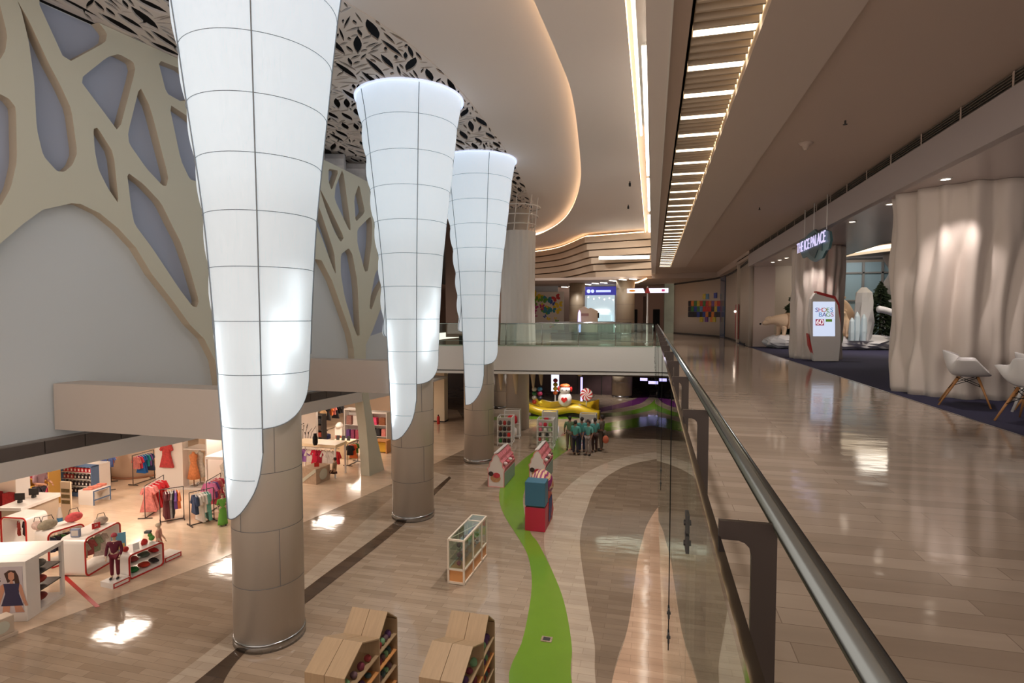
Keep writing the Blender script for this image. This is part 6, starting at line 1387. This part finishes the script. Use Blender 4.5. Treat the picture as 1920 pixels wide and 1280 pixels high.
stand(G(1102, 832), 'right white stand behind the group of people', .8, 1.5, .5, [[WHT, (60, 40, 40), WHT], [(200, 190, 190), (70, 50, 46), WHT]], 0)
# group of people
PPL = [(1068, 844, 1.66, (100, 124, 90), (120, 100, 84), 'leftmost person of the group, blurred, in a dull green top'), (1079, 853, 1.62, (86, 160, 150), (40, 40, 56), 'second person of the group from the left, teal top, dark trousers'), (1091, 848, 1.68, (80, 150, 144), (44, 56, 84), 'third person of the group, teal top, navy trousers'),
       (1103, 853, 1.6, (96, 164, 156), (150, 136, 130), 'fourth person of the group, teal top, pale trousers'), (1115, 848, 1.64, (88, 156, 150), (70, 48, 44), 'fifth person of the group, teal top, brown trousers'), (1128, 845, 1.72, (110, 100, 90), (96, 84, 74), 'rightmost person of the group, grey-brown clothes, holding an orange bag')]
for i, (px, py, h, tp, lg, lb) in enumerate(PPL): figure('person', lb, 'person', G(px, py), [.3, -.4, .2, 2.8, .6, 1.2][i], h, tp, lg, (150, 110, 90), (40, 34, 32), arm=.3 * (i % 3), group=None)
bag(G(1131, 847) + Vector((.12, -.1, .45)), .2, (206, 110, 80), 'orange shopping bag held by the rightmost person of the group', .3, .36, 0)
# yellow wavy bench with sweets figures
BY = G(1055, 783); 
t = thing('wavy_bench', 'big yellow wavy ribbon bench under the bridge', 'bench', BY)
M_yel = mat('glossy_yellow', (214, 178, 40), .3)
def wave(x): return .60 + .17 * math.sin(x * 1.9 + .3)
xs = [-2.35 + i * .12 for i in range(40)]
b = MB(); vs = []
for x in xs:
    z = wave(x); zb = .16 + .15 * math.sin(x * 1.9 + .3); y = .25 * math.cos(x * 1.3) + .12 * x * x * .3; vs += [(x, y, zb), (x, y - .05, z), (x, y + .75, z + .05), (x, y + .75, zb)]
b.add(vs, [(4 * i + k, 4 * i + (k + 1) % 4, 4 * i + 4 + (k + 1) % 4, 4 * i + 4 + k) for i in range(39) for k in range(4)] + [(0, 1, 2, 3), (156, 159, 158, 157)])
b.build('seat_ribbon', M_yel, t, True)
b = MB(); vs = []
for x in xs[2:-2]:
    y = .25 * math.cos(x * 1.3) + .036 * x * x + .2; vs += [(x, y, 0), (x, y, .22), (x, y + .45, .22), (x, y + .45, 0)]
b.add(vs, [(4 * i + k, 4 * i + (k + 1) % 4, 4 * i + 4 + (k + 1) % 4, 4 * i + 4 + k) for i in range(35) for k in range(4)] + [(0, 1, 2, 3), (140, 143, 142, 141)]); b.build('dark_base', M_dark, t)
b = MB(); b.prism([(-2.0, .85, .2), (-1.2, 1.3, .2), (1.4, 1.3, .2), (2.2, .9, .2), (2.2, 1.0, 1.1), (1.4, 1.45, .8), (.3, 1.4, .95), (-1.0, 1.45, .75), (-2.0, 1.0, 1.0)], (0, .25, 0)); b.build('back_ribbon', M_yel, t)
o = thing('plush_figure', 'white toy figure with orange cap and red heart on the yellow bench', 'toy figure', BY + Vector((.1, .25, .72)))
MB().ball((0, 0, .45), .5, 18, 12, .95, .6, .95, f=lambda a, t_: 1 + .05 * math.cos(2 * t_)).build('body', M_gloss, o, True); MB().ball((0, 0, 1.05), .36, 16, 10, 1, .8, .9).build('head', M_gloss, o, True)
MB().ball((0, .02, 1.27), .34, 14, 8, 1, .8, .5).build('cap', mat('toy_orange', (216, 100, 50), .5), o, True)
for sx in (-1, 1): MB().ball((sx * .4, 0, 1.1), .13, 10, 7, .7, .7, 1.3).build('ear', M_red, o, True); MB().ball((sx * .13, -.27, 1.06), .035, 8, 6).build('eye', M_black, o, True)
MB().prism([(.0, -.36, .25), (.19, -.36, .45), (.17, -.36, .56), (.08, -.36, .6), (0, -.36, .52), (-.08, -.36, .6), (-.17, -.36, .56), (-.19, -.36, .45)], (0, .1, 0)).build('heart', M_red, o)
def balls(p, cols, r, label, name='ball_stack'):
    o = thing(name, label, 'decoration', p); z = 0
    for c in cols: MB().ball((0, 0, z + r), r, 14, 10, 1, 1, .9).build('ball', mat('candy_%d_%d_%d' % c, c, .4), o, True); z += r * 1.72
balls(BY + Vector((-1.55, .3, .70)), [(206, 180, 40), (40, 40, 50), (180, 50, 90), (60, 120, 150)], .17, 'stack of yellow, black, pink and blue candy balls on the left of the bench')
balls(BY + Vector((-1.95, .45, .72)), [(190, 60, 50), (216, 206, 196), (50, 120, 70), (226, 220, 210)], .16, 'stack of red, white and green candy balls at the far left of the bench')
balls(BY + Vector((-.75, 1.6, 1.2)), [(220, 110, 50), (230, 190, 50), (216, 190, 60), (190, 50, 60)], .16, 'tall orange and yellow candy ball stack behind the bench'); 
MB().tube([BY + Vector((-.75, 1.6, 0)), BY + Vector((-.75, 1.6, 1.2))], .05, 8).build('stack_post', M_frame); tag(bpy.data.objects['stack_post'], 'white post under the tall orange candy ball stack', 'post')
o = thing('lollipop', 'giant red and white swirl lollipop standing on the bench', 'decoration', BY + Vector((1.45, .5, .7))); MB().tube([(0, 0, 0), (0, 0, .4)], .03, 8).build('stick', M_frame, o, True)
b = MB(); nn = 16
for k in range(nn):
    b.mat(k % 2); a0 = 2 * PI * k / nn; pts = [(0, 0)] + [(.4 * q_ / 5 * math.cos(a0 + q_ * .16), .4 * q_ / 5 * math.sin(a0 + q_ * .16)) for q_ in range(1, 6)] + [(.4 * q_ / 5 * math.cos(a0 + 2 * PI / nn + q_ * .16), .4 * q_ / 5 * math.sin(a0 + 2 * PI / nn + q_ * .16)) for q_ in range(5, 0, -1)]
    b.prism([(x, -.05, z + .78) for x, z in pts], (0, .1, 0))
b.build('disc', [mat('swirl_red', (196, 60, 56), .4), M_gloss], o)
o = thing('balloon_cluster', 'cluster of yellow, red and green balls on a glowing lilac pole behind the bench', 'decoration', BY + Vector((.95, 2.0, 0))); MB().tube([(0, 0, 0), (0, 0, 2.4)], .07, 8).build('glow_pole', MATS['lilac_light'], o, True)
for (x, z, c) in ((-.12, 2.75, (220, 190, 60)), (.32, 2.8, (170, 50, 60)), (-.15, 3.02, (60, 120, 60)), (.6, 2.82, (206, 196, 186))): MB().ball((x, 0, z), .27, 14, 9).build('ball', mat('bal_%d_%d_%d' % c, c, .4), o, True)
o = thing('lit_poster', 'glowing white upright poster panel far under the bridge', 'light box', G(1034, 765) + Vector((0, 1.5, 0))); MB().box(-.05, .05, -.05, .05, 0, 1.0).build('post', M_frame, o); MB().box(-.28, .28, -.05, .05, 1.0, 2.3).build('panel', mat('lit_poster_white', (236, 238, 255), .5, emit=.9, ecol=(226, 232, 255)), o)
for i, (px, py, w_, h_) in enumerate(((1207, 711, .55, .22), (1222, 717, .5, .22), (1231, 710, .25, .2), (1248, 710, .3, .2))):
    p = PY(px, py, 44); p.z = min(p.z, -1.85); o = MB().box(-w_ / 2, w_ / 2, -.03, .03, -h_ / 2, h_ / 2).build('lit_sign', MATS['lilac_light']); o.location = p; tag(o, 'small glowing lilac sign deep in the lower hall, %s from the left' % ORD[i], 'sign', 'small lit signs in the lower hall')
    MB().tube([(0, 0, h_ / 2), (0, 0, max(h_ / 2 + .02, -1.62 - p.z))], .01, 4).build('hanger', M_dark, o)
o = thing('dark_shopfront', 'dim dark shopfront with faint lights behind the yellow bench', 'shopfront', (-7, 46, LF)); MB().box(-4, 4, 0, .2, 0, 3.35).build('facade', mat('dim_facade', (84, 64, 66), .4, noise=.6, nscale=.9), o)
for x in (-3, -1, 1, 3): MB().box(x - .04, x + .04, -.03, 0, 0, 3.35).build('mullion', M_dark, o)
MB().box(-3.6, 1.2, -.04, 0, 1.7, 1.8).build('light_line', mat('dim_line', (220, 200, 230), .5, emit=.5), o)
# tidy: prototypes
for o in list(GM.values()): bpy.data.objects.remove(o)
